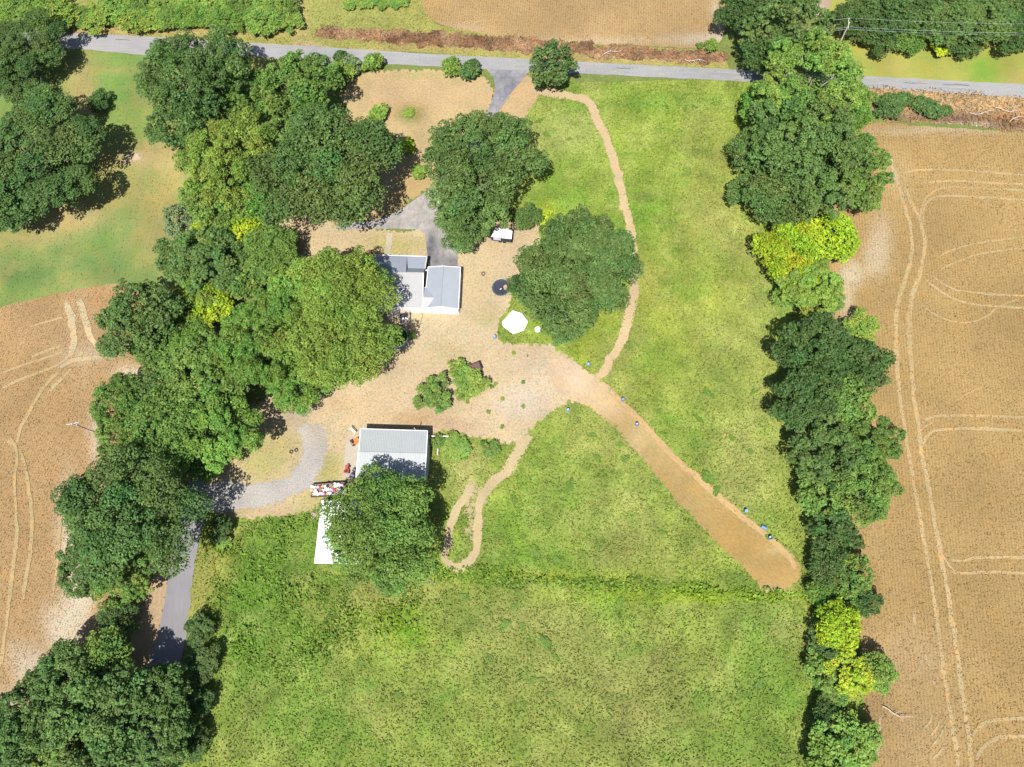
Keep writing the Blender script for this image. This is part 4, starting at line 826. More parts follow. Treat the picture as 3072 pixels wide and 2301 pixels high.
M_steel = solid('galvanised_steel', (0.40, 0.43, 0.48), 0.4, 0.4, 0.1, 2.0)
M_brown = solid('brown_board', (0.11, 0.06, 0.055), 0.8, 0.0, 0.2, 3.0)
M_blue = solid('blue_plastic', (0.09, 0.20, 0.42), 0.45, 0.0, 0.12, 4.0)
M_blue2 = solid('faded_blue_plastic', (0.16, 0.27, 0.42), 0.55, 0.0, 0.12, 4.0)
M_orange = solid('orange_paint', (0.62, 0.17, 0.03), 0.5, 0.0, 0.15, 4.0)
M_red = solid('red_paint', (0.45, 0.06, 0.03), 0.5, 0.0, 0.15, 4.0)
M_wood = solid('pole_wood', (0.20, 0.16, 0.13), 0.9, 0.0, 0.2, 3.0)
M_palewood = solid('pale_wood', (0.50, 0.47, 0.42), 0.8, 0.0, 0.15, 3.0)
def ribs(name, p00, p10, p01, p11, mat, parent, step=0.30, w=0.05, h=0.035):
    """raised ribs running from edge p00-p10 to edge p01-p11"""
    L = (p10-p00).length; n = int(L/step); mb = MB()
    for i in range(n+1):
        t = (i+0.5)/(n+1); a = p00.lerp(p10, t); b = p01.lerp(p11, t); d = (p10-p00).normalized()*w/2; u = Vector((0, 0, h))
        mb.add([a-d+u*.1, a+d+u*.1, b+d+u*.1, b-d+u*.1, a-d*.5+u, a+d*.5+u, b+d*.5+u, b-d*.5+u], [(4, 5, 6, 7), (0, 4, 7, 3), (1, 2, 6, 5), (0, 1, 5, 4), (2, 3, 7, 6)])
    o = mb.build(name, mat, parent); o['kind'] = 'stuff'; return o
def fascia(pts, mat, parent, w=0.12, h=0.16, name='fascia'):
    mb = MB()
    for a, b in zip(pts[:-1], pts[1:]):
        a = Vector(a); b = Vector(b); d = (b-a).normalized(); nn = Vector((-d.y, d.x, 0)).normalized()*w/2; dn = Vector((0, 0, -h)); up = Vector((0, 0, 0.03))
        mb.add([a-nn+dn, b-nn+dn, b+nn+dn, a+nn+dn, a-nn+up, b-nn+up, b+nn+up, a+nn+up], [(3, 2, 1, 0), (4, 5, 6, 7), (0, 1, 5, 4), (1, 2, 6, 5), (2, 3, 7, 6), (3, 0, 4, 7)])
    return mb.build(name, mat, parent)
# house
hs = empty('house', (0, 0, 0), 0, 'low white house with blue-grey metal roofs and an attached garage wing', 'house')
EV, RG = 2.6, 4.1
fw, fe = Zh(205, 172, EV), Zh(1385, 208, EV); rw, re_ = Zh(170, 528, RG), Zh(1310, 540, RG); sw, se = Zh(150, 1245, EV), Zh(1290, 1262, EV)
mW, mE = fw.lerp(fe, (975-205)/1180), rw.lerp(re_, (958-170)/1140)
MB().slab([fw, mW, mE, rw], 0.12).build('roof', M_roofN, hs)
pN, pE = Zh(990, 445, 2.95), Zh(1342, 452, 2.95)
MB().slab([mW+Vector((.01, 0, 0)), fe, pE, pN], 0.12).build('porch_roof', M_roofN, hs)
MB().slab([pN, pE, re_, mE+Vector((.02, 0, 0))], 0.10).build('roof_step', solid('roof_metal_step_shade', (0.19, 0.22, 0.24), 0.5, 0, 0.05, 1.0), hs)  # steep north face, its shade painted in as a darker tone
MB().slab([rw, re_, se, sw], 0.12).build('roof', M_roofS, hs)
ribs('roof_rib', rw, re_, sw, se, M_roofS, hs, 0.23, 0.06, 0.03)
ribs('roof_rib', fw, mW, rw, mE, M_roofN, hs, 0.46, 0.04, 0.02)
MB().tube([rw+Vector((0, 0, .03)), re_+Vector((0, 0, .03))], 0.09, 6).build('ridge_cap', M_roofS, hs)
fascia([fw+Vector((0, .06, 0)), fe+Vector((0, .06, 0))], M_white, hs)
fascia([re_+Vector((.05, 0, 0)), se+Vector((.05, 0, 0))], M_white, hs)
fascia([fe+Vector((.05, 0, 0)), pE+Vector((.05, 0, 0))], M_white, hs, 0.08)
gN, gNr, gNe = Zh(1412, 418, 2.5), Zh(1735, 402, 3.45), Zh(2085, 424, 2.5)
gS, gSr, gSe = Zh(1385, 1272, 2.5), Zh(1672, 1240, 3.45), Zh(2040, 1294, 2.5)
gV, gW = Zh(1370, 845, 2.5), Zh(1548, 1055, 3.02)
cN, cR, cS = Zh(1315, 845, 2.5), Zh(1297, 1045, 3.02), Zh(1292, 1266, 2.5)
M_gar = solid('garage_roof', (0.255, 0.28, 0.32), 0.5, 0, 0.04, 0.7)
M_gar2 = solid('garage_roof_pale', (0.265, 0.29, 0.32), 0.5, 0, 0.04, 0.7)
g = MB(); g.slab([gN, gV, gW, gNr], 0.1); g.slab([gNr, gW, gSr], 0.1); g.slab([gW, gS, gSr], 0.1); g.build('garage_roof', M_gar, hs)
MB().slab([gNr, gSr, gSe, gNe], 0.1).build('garage_roof', M_gar2, hs)
MB().slab([cN, cR, gW, gV], 0.1).build('link_roof', M_gar, hs)
MB().slab([cR, cS, gS, gW], 0.1).build('link_roof', M_roofS, hs)  # sunny side of the link gable, lit tone in the colour
MB().tube([gNr+Vector((0, 0, .02)), gSr+Vector((0, 0, .02))], 0.07, 6).build('ridge_cap', M_gar2, hs)
fascia([gN, gNr, gNe], M_white, hs); fascia([gV, gN], M_white, hs, 0.1); fascia([gNe, gSe], M_white, hs, 0.1); fascia([cN, gV], M_white, hs, 0.1)
fascia([gS, gSr, gSe], M_white, hs, 0.06, 0.12)
def ins(p, dx, dy): return Vector((p.x+dx, p.y+dy, 0))
SWy = -0.02
wl = MB()
a = ins(sw, .2, .05); b = ins(cS, 0, .05); c = ins(gS, 0, .05); cc = ins(gSr, 0, .05); d = ins(gSe, -.25, .05)
wl.wall(a, b, 2.5, 2.5); wl.wall(b, c, 2.5, 2.42)
dr = (c-Vector((0, 0, 0)));
wl.wall(c, cc, 2.42, 3.3); wl.wall(cc, d, 3.3, 2.42)
ga, gb = ins(gNe, -.25, -.25), ins(gN, .25, -.25)
wl.wall(d, ga, 2.4, 2.4); gm = ins(gNr, 0, -.25); wl.wall(ga, gm, 2.4, 3.3); wl.wall(gm, gb, 3.3, 2.4); wl.wall(gb, ins(gV, .25, -.1), 2.4, 2.4)
fa, fb = ins(fw, .25, -.3), ins(fe, -.3, -.3); r1, r2 = ins(rw, .25, 0), ins(re_, -.2, 0)
wl.wall(a, r1, 2.45, 3.95); wl.wall(r1, fa, 3.95, 2.45); wl.wall(fa, fb, 2.45, 2.45)
wl.build('wall', M_wall, hs)
w2 = MB(); w2.wall(fb, ins(pE, -.3, 0), 2.45, 2.8); w2.wall(ins(pE, -.3, 0), r2, 2.8, 3.95); w2.wall(r2, ins(se, -.15, .2), 3.95, 2.45); w2.build('side_wall', M_grey, hs)
for i, t in enumerate((0.55,)):
    gd = ga.lerp(gb, 0.5); MB().box((gd.x, gd.y+.09, 1.1), (4.2, 0.05, 2.1)).build('garage_door', M_white, hs)
for px, py, w_, h_ in ((1475, 1286, .7, .45), (1682, 1262, .5, .25)):
    q = Zh(px, py, 2.4); u = (q.x-c.x)/(d.x-c.x); yy = c.y+(d.y-c.y)*u
    f = MB().box((q.x, yy-.09, 2.35), (w_, .04, h_)).build('window' if w_ > .6 else 'vent', M_white, hs); MB().box((q.x, yy-.115, 2.35), (w_*.8, .02, h_*.75)).build('pane', M_glass, f)
for t in (0.15, 0.32): 
    q = a.lerp(b, t); f = MB().box((q.x, q.y-.09, 1.5), (1.0, .04, 1.1)).build('window', M_white, hs); MB().box((q.x, q.y-.115, 1.5), (.85, .02, .95)).build('pane', M_glass, f)
for t in (0.2, 0.62, 0.85):
    q = fa.lerp(fb, t); f = MB().box((q.x, q.y+.09, 1.5), (1.2, .04, 1.1)).build('window', M_white, hs); MB().box((q.x, q.y+.115, 1.5), (1.0, .02, .95)).build('pane', M_glass, f)
for px, py in ((1190, 605), (1130, 875)): 
    q = Zh(px, py, 3.6); MB().tube([q-Vector((0, 0, .7)), q+Vector((0, 0, .05))], 0.07, 8).build('vent_pipe', M_white, hs)
MB().box(tuple(Zh(1368, 492, 2.3)), (1.0, .25, .12)).build('beam', M_white, hs)
MB().lathe([(0.0, 0), (.25, 0), (.3, .3), (.22, .5), (0, .5)], tuple(Zh(1418, 395, 0)), 12)  # (planter kept below)
pl = empty('planter', Zh(1418, 400, 0), 0, 'brown planter beside the corner of the garage', 'planter')
MB().lathe([(0, 0), (.28, 0), (.36, .5), (.3, .5), (.26, .1)], (0, 0, 0), 14).build('pot', M_brown, pl); tt = crown_mesh('plant', .35, .9, 120, .16, 5, 'shrub')[0]; tt.materials.append(M_leaf); o = link('plant', tt, None, pl); o.color = (*COLS['brown'], 1)
# barn
bn = empty('barn', (0, 0, 0), 0, 'rectangular metal barn with pale ribbed roof half under a tree', 'barn')
BE, BR = 3.3, 4.0
nw, ne = Zb(602, 285, BE), Zb(1268, 305, BE); bw, be = Zb(583, 515, BR), Zb(1256, 532, BR); bsw, bse = Zb(556, 775, BE), Zb(1238, 797, BE)
MB().slab([nw, ne, be, bw], 0.12).build('roof', M_barnroof, bn); MB().slab([bw, be, bse, bsw], 0.12).build('roof', M_barnroof, bn)
ribs('roof_rib', nw, ne, bw, be, M_barnroof, bn, 0.3, 0.07, 0.04); ribs('roof_rib', bw, be, bsw, bse, M_barnroof, bn, 0.3, 0.07, 0.04)
MB().tube([bw+Vector((0, 0, .02)), be+Vector((0, 0, .02))], 0.08, 6).build('ridge_cap', M_barnroof, bn)
fascia([nw, bw, bsw], M_white, bn, .16, .2); fascia([nw, ne], M_white, bn, .1); fascia([ne, be, bse], M_white, bn, .12, .2)
k = [ins(nw, .3, -.3), ins(ne, -.2, -.3), ins(bse, -.2, .3), ins(bsw, .3, .3)]; ke, kw = ins(be, -.2, 0), ins(bw, .3, 0)
wl = MB(); wl.wall(k[0], k[1], 3.15, 3.15); wl.wall(k[1], ke, 3.15, 3.85); wl.wall(ke, k[2], 3.85, 3.15); wl.wall(k[2], k[3], 3.15, 3.15); wl.wall(k[3], kw, 3.15, 3.85); wl.wall(kw, k[0], 3.85, 3.15); wl.build('wall', solid('barn_siding', (0.34, 0.35, 0.37), .6, 0, .05, 1.0), bn)
q = k[3].lerp(k[0], 0.45); MB().box((q.x-.12, q.y, 1.4), (.06, 3.0, 2.7), 0).build('door', M_white, bn)
for px in (1148,):
    q = Zb(px, 292, 3.3); MB().tube([q-Vector((0, 0, .3)), q+Vector((0, 0, 1.0))], 0.09, 8).build('vent_pipe', M_steel, bn)
# long shed
sh = empty('long_shed', (0, 0, 0), 0, 'long low shed with plain bright white roof beside the big tree', 'shed')
s0, s1, s2, s3 = Zb(212, 998, 3.1), Zb(620, 1006, 2.8), Zb(590, 1634, 2.8), Zb(141, 1624, 3.0)
MB().slab([s0, s1, s2, s3], .12).build('roof', M_whiteroof, sh); ribs('roof_rib', s0, s3, s1, s2, M_whiteroof, sh, 0.45, 0.05, 0.02)
wl = MB(); kk = [ins(s0, .2, -.2), ins(s1, -.2, -.2), ins(s2, -.2, .2), ins(s3, .2, .2)]
for i in range(4): wl.wall(kk[i], kk[(i+1) % 4], 2.65, 2.65)
wl.build('wall', M_grey, sh)

# ------------------------------------------------------------------ yard objects
# pool
pc = Zp(750, 1150, 1.15); pe = abs(Zp(1072, 1150, 1.15).x-pc.x)
po = empty('pool', (pc.x, pc.y, 0), 0, 'round above-ground pool with dark green water and pale rim', 'pool')
MB().lathe([(pe-.02, 0), (pe, 0), (pe, 1.1), (pe-.03, 1.1), (pe-.03, .1)], n=40).build('wall', solid('pool_wall', (.06, .16, .22), .5, 0, .1, 2.0), po, smooth=False)
MB().lathe([(pe-.10, 1.1), (pe+.06, 1.1), (pe+.06, 1.16), (pe-.10, 1.16), (pe-.10, 1.1)], n=40).build('rim', solid('pool_rim', (.42, .5, .56), .4, 0, .1, 3.0), po)
MB().lathe([(0.001, .93), (pe-.04, .93)], n=40).build('water', solid('green_water', (.012, .03, .012), .08, 0, .4, 1.2), po)
for i in range(14):
    t = 2*math.pi*i/14; MB().box((math.cos(t)*(pe+.03), math.sin(t)*(pe+.03), .55), (.06, .06, 1.1), t).build('post', solid('pool_rim', (.42, .5, .56)), po)
# deck with boards
dk = empty('deck', (0, 0, 0), 0, 'small weathered plank deck behind the house beside the pool', 'deck')
d0, d1, d2, d3 = Zp(825, 250, .5), Zp(1150, 262, .5), Zp(1120, 780, .5), Zp(835, 760, .5)
nb = 13
for i in range(nb):
    t0, t1 = (i+.04)/nb, (i+.94)/nb; MB().slab([d0.lerp(d3, t0), d1.lerp(d2, t0), d1.lerp(d2, t1), d0.lerp(d3, t1)], .05).build('board', M_plank, dk)
for p in (d0, d1, d2, d3, d0.lerp(d3, .5), d1.lerp(d2, .5)): MB().box((p.x, p.y, .22), (.1, .1, .44)).build('leg', M_plank, dk)
for p in (d1, d1.lerp(d2, .33), d1.lerp(d2, .66), d2): MB().box((p.x, p.y, .95), (.09, .09, .9)).build('rail_post', M_plank, dk)
MB().tube([d1+Vector((0, 0, .9)), d2+Vector((0, 0, .9))], .05, 4).build('hand_rail', M_plank, dk); MB().tube([d3+Vector((0, 0, .8)), d2+Vector((0, 0, .8))], .05, 4).build('hand_rail', M_plank, dk)
def chair(p, rz, label):
    e = empty('patio_chair', p, rz, label, 'chair', 'white chairs on the deck')
    MB().box((0, 0, .42), (.5, .5, .05)).build('seat', M_white, e); MB().box((0, -.25, .68), (.5, .05, .5), 0, .2).build('backrest', M_white, e)
    for x in (-.22, .22):
        for y in (-.22, .22): MB().box((x, y, .2), (.05, .05, .4)).build('leg', M_white, e)
        MB().box((x*1.1, 0, .62), (.06, .5, .04)).build('armrest', M_white, e)
chair(Zp(925, 620, .55), .6, 'white patio chair on the deck, nearer the hedge side'); chair(Zp(1050, 630, .55), -.5, 'white patio chair on the deck, beside the outer rail')
gr = empty('barbecue_grill', Zp(960, 520, .52), .2, 'black covered barbecue grill on the deck', 'grill')
MB().box((0, 0, .65), (1.3, .7, .5)).build('body', M_black, gr); MB().lathe([(.001, 1.12), (.25, 1.08), (.42, .9)], n=10).build('lid', M_black, gr); MB().box((-.5, 0, .2), (.06, .5, .4)).build('leg', M_black, gr); MB().box((.5, 0, .2), (.06, .5, .4)).build('leg', M_black, gr)
tb = empty('patio_table', Zp(940, 370, .52), 0, 'brown round patio table with white cups by the house wall', 'table')
MB().lathe([(.001, .7), (.62, .7), (.64, .66), (.001, .66)], n=20).build('top', solid('table_brown', (.34, .25, .22), .6), tb); MB().tube([(0, 0, 0), (0, 0, .68)], .05).build('stem', M_black, tb); MB().lathe([(.001, .04), (.3, .03), (.32, 0)], n=14).build('base', M_black, tb)
fr = empty('metal_pergola', (0, 0, 0), 0, 'bare grey metal canopy frame over weeds beside the deck', 'frame')
f0, f1, f2, f3 = Zp(430, 230, 2.0), Zp(790, 240, 2.0), Zp(760, 520, 2.0), Zp(440, 480, 2.0)
for a_, b_ in ((f0, f1), (f1, f2), (f2, f3), (f3, f0), (f0.lerp(f1, .25), f3.lerp(f2, .25)), (f0.lerp(f1, .75), f3.lerp(f2, .75)), (f0.lerp(f1, .92), f3.lerp(f2, .9))): MB().tube([a_, b_], .07, 6).build('beam', M_steel, fr)
for p in (f0, f1, f2, f3): MB().tube([(p.x, p.y, 0), (p.x, p.y, 2)], .06, 6).build('post', M_steel, fr)
hp = [Zp(x, y, .03) for x, y in ((1530, 390), (1520, 520), (1490, 640), (1430, 780), (1400, 860), (1380, 940))]
tag(MB().tube(hp, .05, 6).build('garden_hose', solid('hose_brown', (.16, .10, .06), .6)), 'dark hose lying on dry grass behind the house', 'hose')
# trampoline with a torn mat
tc = WF(1503, 862, .7); tr_ = 28.5/15.9
tp = empty('trampoline', (tc.x, tc.y, 0), 0, 'round black trampoline with a torn mat on the dry yard', 'trampoline')
MB().lathe([(tr_-.05, .68), (tr_+.06, .7), (tr_+.08, .62), (tr_-.05, .62)], n=32).build('frame', M_steel, tp)
MB().lathe([(tr_-.30, .71), (tr_-.04, .72), (tr_-.04, .70), (tr_-.30, .69)], n=32).build('spring_pad', solid('pad_dark', (.05, .055, .04), .8), tp)
mv, mf = [], []; nr, na = 9, 36; hole = Vector((.62, -.12, 0))
for i in range(nr+1):
    for j in range(na):
        t = 2*math.pi*j/na; r = (tr_-.28)*i/nr; mv.append((r*math.cos(t), r*math.sin(t), .70-.06*(1-(i/nr)**2)))
for i in range(nr):
    for j in range(na):
        q = [i*na+j, i*na+(j+1) % na, (i+1)*na+(j+1) % na, (i+1)*na+j]; cx = sum(mv[k_][0] for k_ in q)/4; cy = sum(mv[k_][1] for k_ in q)/4
        if ((cx-.78)/.42)**2+((cy-.02)/.60)**2 < 1: continue
        mf.append(q)
link('mat', mesh_py('mat', mv, mf), solid('mat_black', (.025, .027, .045), .6), tp)
for i in range(6):
    t = 2*math.pi*i/6; x, y = tr_*math.cos(t), tr_*math.sin(t); MB().tube([(x, y, 0), (x, y, .65)], .035, 6).build('leg', M_steel, tp); MB().tube([(x*1.03, y*1.03, .6), (x*1.05, y*1.05, 1.3 if i % 2 else .9)], .03, 6).build('net_pole', M_black, tp)
MB().box((-.05, -.35, .72), (.35, .12, .1), .6).build('torn_flap', M_white, tp)
# white round canopy: low octagonal tent
wc = WF(1544, 967, .9)
cn = empty('canopy_tent', (wc.x, wc.y, 0), .35, 'bright white low octagonal canopy sagging beside the feathery tree', 'canopy')
oct_ = [Vector(WF(1450+x_/7.2, 800+y_/7.2, .55))-wc for x_, y_ in ((640, 950), (830, 1010), (965, 1190), (870, 1370), (650, 1455), (430, 1290), (405, 1200), (560, 1020))]
cn.rotation_euler = (0, 0, 0); n8 = 8; vs = []; fs = []; rr_ = random.Random(2)
for r, z in ((1.0, .55), (.7, .95), (.35, 1.2), (.01, 1.28)):
    for p_ in oct_: vs.append((p_.x*r, p_.y*r, z+rr_.uniform(-.07, .07)))
for i in range(3):
    for j in range(n8): fs.append((i*n8+j, i*n8+(j+1) % n8, (i+1)*n8+(j+1) % n8, (i+1)*n8+j))
link('cloth', mesh_py('cloth', vs, fs), M_whiteroof, cn)
for j in range(n8):
    x, y, z = vs[j]; MB().tube([(x*.98, y*.98, 0), (x*.98, y*.98, z)], .03, 5).build('leg', M_steel, cn)
    MB().tube([(x, y, z), vs[(j+1) % n8]], .03, 5).build('edge_pole', M_white, cn)
wt = empty('tub', WF(1614, 991, 0), 0, 'small round white plastic tub in the grass beside the canopy', 'tub')
MB().lathe([(.001, .05), (.45, .05), (.55, .5), (.6, .5), (.48, 0), (.001, 0)], n=14).build('bowl', M_white, wt); MB().lathe([(.001, .42), (.5, .42)], n=14).build('contents', solid('tub_grey', (.55, .57, .6), .5), wt)
# blue barrels
def barrel(F, label, mat, lying=None, open_=False):
    p = WF(F[0], F[1], 0.45); e = empty('blue_barrel', (p.x, p.y, 0), random.uniform(0, 6), label, 'barrel', 'blue barrels along the mown strip')
    prof = [(.001, 0), (.27, 0), (.29, .05), (.30, .28), (.315, .30), (.30, .32), (.30, .56), (.315, .58), (.30, .60), (.29, .85), (.27, .9), (.25, .88)]
    m = MB().lathe(prof+([(.24, .1), (.001, .1)] if open_ else [(.001, .88)]), n=20).build('shell', mat, e)
    if open_: MB().lathe([(.001, .3), (.235, .3)], n=14).build('contents', M_white, e)
    else: MB().tube([(.13, 0, .88), (.13, 0, .91)], .04, 8).build('bung', M_white, e); MB().tube([(-.13, 0, .88), (-.13, 0, .91)], .04, 8).build('bung', M_white, e)
    if lying is not None:
        e.rotation_euler = (math.pi/2, 0, lying); d = Vector((math.sin(lying), -math.cos(lying), 0)); e.location = (p.x-d.x*.0, p.y, .31); e.location = Vector((p.x, p.y, .31))-d*.45
barrel((1484, 1011), 'blue barrel standing on dry grass below the white canopy', M_blue2)
barrel((1765, 1093), 'faded blue barrel in grass beside the lower end of the narrow path', M_blue2)
barrel((1704, 1230), 'faded blue barrel in weeds at the top of the green triangle', M_blue2)
barrel((1869, 1199), 'blue barrel in grass at the upper part of the mown strip', M_blue)
barrel((1911, 1273), 'blue barrel with open pale inside standing on the mown strip', M_blue, None, True)
barrel((2238, 1533), 'faded blue barrel in grass, first of three near the strip end', M_blue2)
barrel((2293, 1582), 'blue barrel lying on its side near the strip end', M_blue, 1.1)
barrel((2311, 1613), 'blue open barrel with white inside, last before the strip end', M_blue, None, True)
# barred livestock trailer
ht = 1.9
q0, q1, q2, q3 = Zt(720, 360, ht), Zt(1545, 460, ht), Zt(1490, 900, ht), Zt(520, 790, ht)
tl = empty('livestock_trailer', (0, 0, 0), 0, 'white roofed trailer with black barred sides beside the driveway oak', 'trailer')
MB().slab([q0, q1, q2, q3], .08).build('roof', M_white, tl); MB().slab([Vector((p.x, p.y, .5)) for p in (q0, q1, q2, q3)], .12).build('floor', M_black, tl)
for a_, b_ in ((q3, q2), (q2, q1), (q1, q0), (q0, q3)):
    for z in (.75, 1.15, 1.55): MB().tube([(a_.x, a_.y, z), (b_.x, b_.y, z)], .06, 4).build('rail', M_black, tl)
    for t in (0, .5, 1):
        p = a_.lerp(b_, t); MB().box((p.x, p.y, 1.18), (.09, .09, 1.35)).build('post', M_black, tl)
a_, b_ = q3.lerp(q2, .08), q3.lerp(q2, .45); MB().slab([Vector((a_.x, a_.y+.5, .8)), Vector((b_.x, b_.y+.5, .8)), Vector((b_.x, b_.y+.1, .62)), Vector((a_.x, a_.y+.1, .62))], .05).build('ramp', solid('lilac_panel', (.6, .58, .68), .5), tl)
dirx = (q2-q3).normalized(); 
for p in (q3.lerp(q2, .4), q3.lerp(q2, .62), q0.lerp(q1, .4), q0.lerp(q1, .62)):
    MB().tube([(p.x, p.y-.1, .32), (p.x, p.y+.1, .32)], .32, 14).build('wheel', M_dark, tl)
p = Zt(1090, 380, .45); p2 = Zt(1090, 60, .45); MB().tube([p, p2], .07, 6).build('drawbar', M_black, tl); MB().box((p2.x, p2.y, .25), (.12, .12, .5)).build('jack', M_black, tl)
# open trailer of scrap
u0, u1, u2, u3 = Zu(330, 430, 1.0), Zu(1640, 330, 1.0), Zu(1700, 850, 1.0), Zu(285, 905, 1.0)
ut = empty('open_trailer', (0, 0, 0), 0, 'open flat trailer loaded with scrap at the foot of the concrete pad', 'trailer')
MB().slab([Vector((p.x, p.y, .65)) for p in (u0, u1, u2, u3)], .12).build('bed', M_plank, ut)
for a_, b_ in ((u0, u1), (u1, u2), (u2, u3), (u3, u0)): MB().wall(a_, b_, .95, .95, .06).build('side_board', M_brown, ut)
for t in (.45, .6):
    for a_, b_, s_ in ((u0, u1, 1), (u3, u2, -1)):
        p = a_.lerp(b_, t); MB().tube([(p.x, p.y+s_*.08, .32), (p.x, p.y+s_*.3, .32)], .32, 14).build('wheel', M_dark, ut)
mid = Zu(940, 900, .4); MB().box((mid.x, mid.y-.5, .4), (.5, 1.4, .2)).build('drawbar', M_black, ut)
JC = [('white sheet of board', 'board', (.7, .7, .68)), ('pale grey box', 'box', (.5, .5, .52)), ('dusty pink bag', 'bag', (.6, .38, .48)), ('dark red cloth bundle', 'bundle', (.3, .04, .08)), ('tan cardboard box', 'box', (.45, .33, .2)), ('white plastic bag', 'bag', (.75, .76, .75)), ('black bin bag', 'bag', (.03, .03, .035)), ('brown wooden crate', 'crate', (.22, .12, .07)), ('cream bucket', 'bucket', (.6, .56, .42)), ('mint green panel', 'board', (.5, .62, .55))]
rj = random.Random(11)
for i in range(42):
    nm, ct, c_ = JC[i % len(JC)]; u, v = (i % 14+.5)/14, (i//14+.5)/3
    p = u0.lerp(u1, u).lerp(u3.lerp(u2, u), v*.84+.08); u_ = rj.uniform(-.08, .08); p.x += u_; z0 = .65+rj.uniform(0, .12)
    e = empty('scrap_'+ct, (p.x, p.y, z0), rj.uniform(0, 3.14), nm+' in the '+('upper', 'middle', 'lower')[i//14]+' row of trailer scrap, '+('far left end', 'left of centre', 'right of centre', 'far right end')[min(3, (i % 14)//4)], ct, 'scrap heaped on the open trailer')
    m = solid('scrap_'+nm.replace(' ', '_'), c_, .7, 0, .15, 5.0)
    w_, d_, h_ = rj.uniform(.35, .8), rj.uniform(.22, .5), rj.uniform(.12, .5)
    if ct in ('bag', 'bundle'):
        vs = []; o = MB().lathe([(.001, 0), (w_*.5, .03), (w_*.55, h_*.5), (w_*.32, h_*.9), (.06, h_+.05), (.001, h_)], n=9); o.v = [(x*rj.uniform(.8, 1.15), y*rj.uniform(.65, 1.0), z*rj.uniform(.85, 1.1)) for x, y, z in o.v]; o.build('bulk', m, e, smooth=True)
    elif ct == 'bucket':
        MB().lathe([(.001, 0), (.15, 0), (.19, .38), (.17, .38), (.14, .04), (.001, .04)], n=12).build('pail', m, e)
    elif ct == 'board':
        MB().box((0, 0, .3+rj.uniform(0, .15)), (w_*1.5, d_*1.3, .03), 0, rj.uniform(-.3, .3)).build('sheet', m, e); MB().box((.1, .05, .12), (w_, .06, .2)).build('batten', m, e)
    else:
        MB().box((0, 0, h_/2), (w_, d_, h_)).build('body', m, e); MB().box((0, 0, h_+.015), (w_*.5, d_*1.02, .02), 0, .1).build('flap', m, e)
# machines on the concrete pad
mw = empty('ride_on_mower', Zo(440, 600, 0), .5, 'orange ride-on mower at the north end of the concrete pad', 'mower')
MB().box((0, 0, .28), (1.3, 1.1, .16)).build('mower_deck', M_orange, mw); MB().box((.35, 0, .6), (.9, .55, .45)).build('hood', M_orange, mw); MB().box((-.35, 0, .68), (.45, .45, .1)).build('seat', M_black, mw); MB().box((-.56, 0, .9), (.08, .42, .4)).build('backrest', M_black, mw)
for x, y, r in ((.65, .45, .2), (.65, -.45, .2), (-.55, .5, .28), (-.55, -.5, .28)): MB().tube([(x, y-.09, r), (x, y+.09, r)], r, 14).build('wheel', M_dark, mw)
MB().tube([(-.5, -.5, .5), (-.7, -.5, 1.2), (-.7, .5, 1.2), (-.5, .5, .5)], .04, 6).build('roll_bar', M_black, mw)
m2 = empty('garden_tractor', Zo(215, 1370, 0), 1.5, 'red garden tractor at the south end of the concrete pad', 'tractor')
MB().box((.3, 0, .55), (.9, .5, .5)).build('hood', M_red, m2); MB().box((-.35, 0, .45), (.8, .75, .2)).build('fender', M_red, m2); MB().box((-.4, 0, .68), (.4, .4, .12)).build('seat', M_black, m2); MB().box((.8, 0, .5), (.06, .45, .35)).build('grille', M_white, m2)
for x, y, r in ((.6, .38, .2), (.6, -.38, .2), (-.4, .42, .3), (-.4, -.42, .3)): MB().tube([(x, y-.09, r), (x, y+.09, r)], r, 14).build('wheel', M_dark, m2)
MB().lathe([(.14, .95), (.17, .97), (.17, .93), (.14, .95)], (0, 0, 0), 12).build('steering_wheel', M_black, m2)
at_ = empty('quad_bike', Zo(400, 1470, 0), 1.2, 'dark quad bike in the shade at the barn corner', 'quad bike')
MB().box((0, 0, .6), (1.2, .3, .25)).build('body', M_black, at_); MB().box((-.1, 0, .78), (.6, .28, .1)).build('seat', M_dark, at_); MB().tube([(.45, -.35, .98), (.4, 0, .95), (.45, .35, .98)], .025, 6).build('handlebar', M_steel, at_)
MB().box((.55, 0, .72), (.35, .8, .05)).build('fender', solid('slate_blue', (.12, .13, .2), .5), at_); MB().box((-.5, 0, .72), (.4, .8, .05)).build('fender', solid('slate_blue', (.12, .13, .2)), at_)
for x in (.5, -.5):
    for y in (.4, -.4): MB().tube([(x, y-.1, .27), (x, y+.1, .27)], .27, 14).build('wheel', M_dark, at_)
bc = empty('wooden_bench', Zo(370, 300, 0), -.75, 'pale weathered bench on grass north of the concrete pad', 'bench')
for y in (-.16, 0, .16): MB().box((0, y, .45), (1.5, .12, .04)).build('seat_slat', M_palewood, bc)
for z in (.62, .78): MB().box((0, .3, z), (1.5, .04, .11)).build('back_slat', M_palewood, bc)
for x in (-.6, .6): MB().box((x, .05, .22), (.08, .5, .44)).build('leg', M_steel, bc); MB().box((x, .32, .5), (.06, .06, .7)).build('back_post', M_steel, bc)
def tyre(F, label, rz=0, tilt=0.0):
    p = WF(*F, 0); prof = []
    for i in range(11): t = 2*math.pi*i/10; prof.append((.27+.09*math.cos(t), .12+.11*math.sin(t)))
    o = MB().lathe(prof, (0, 0, 0), 22).build('tyre', M_dark, smooth=True); o.location = p; o.rotation_euler = (tilt, 0, rz); tag(o, label, 'tyre', 'old tyres beside the gravel drive')
tyre((874.5, 1355.5), 'left black tyre lying flat beside the gravel drive'); tyre((889, 1350), 'right black tyre leaning beside the gravel drive', .4, .35)
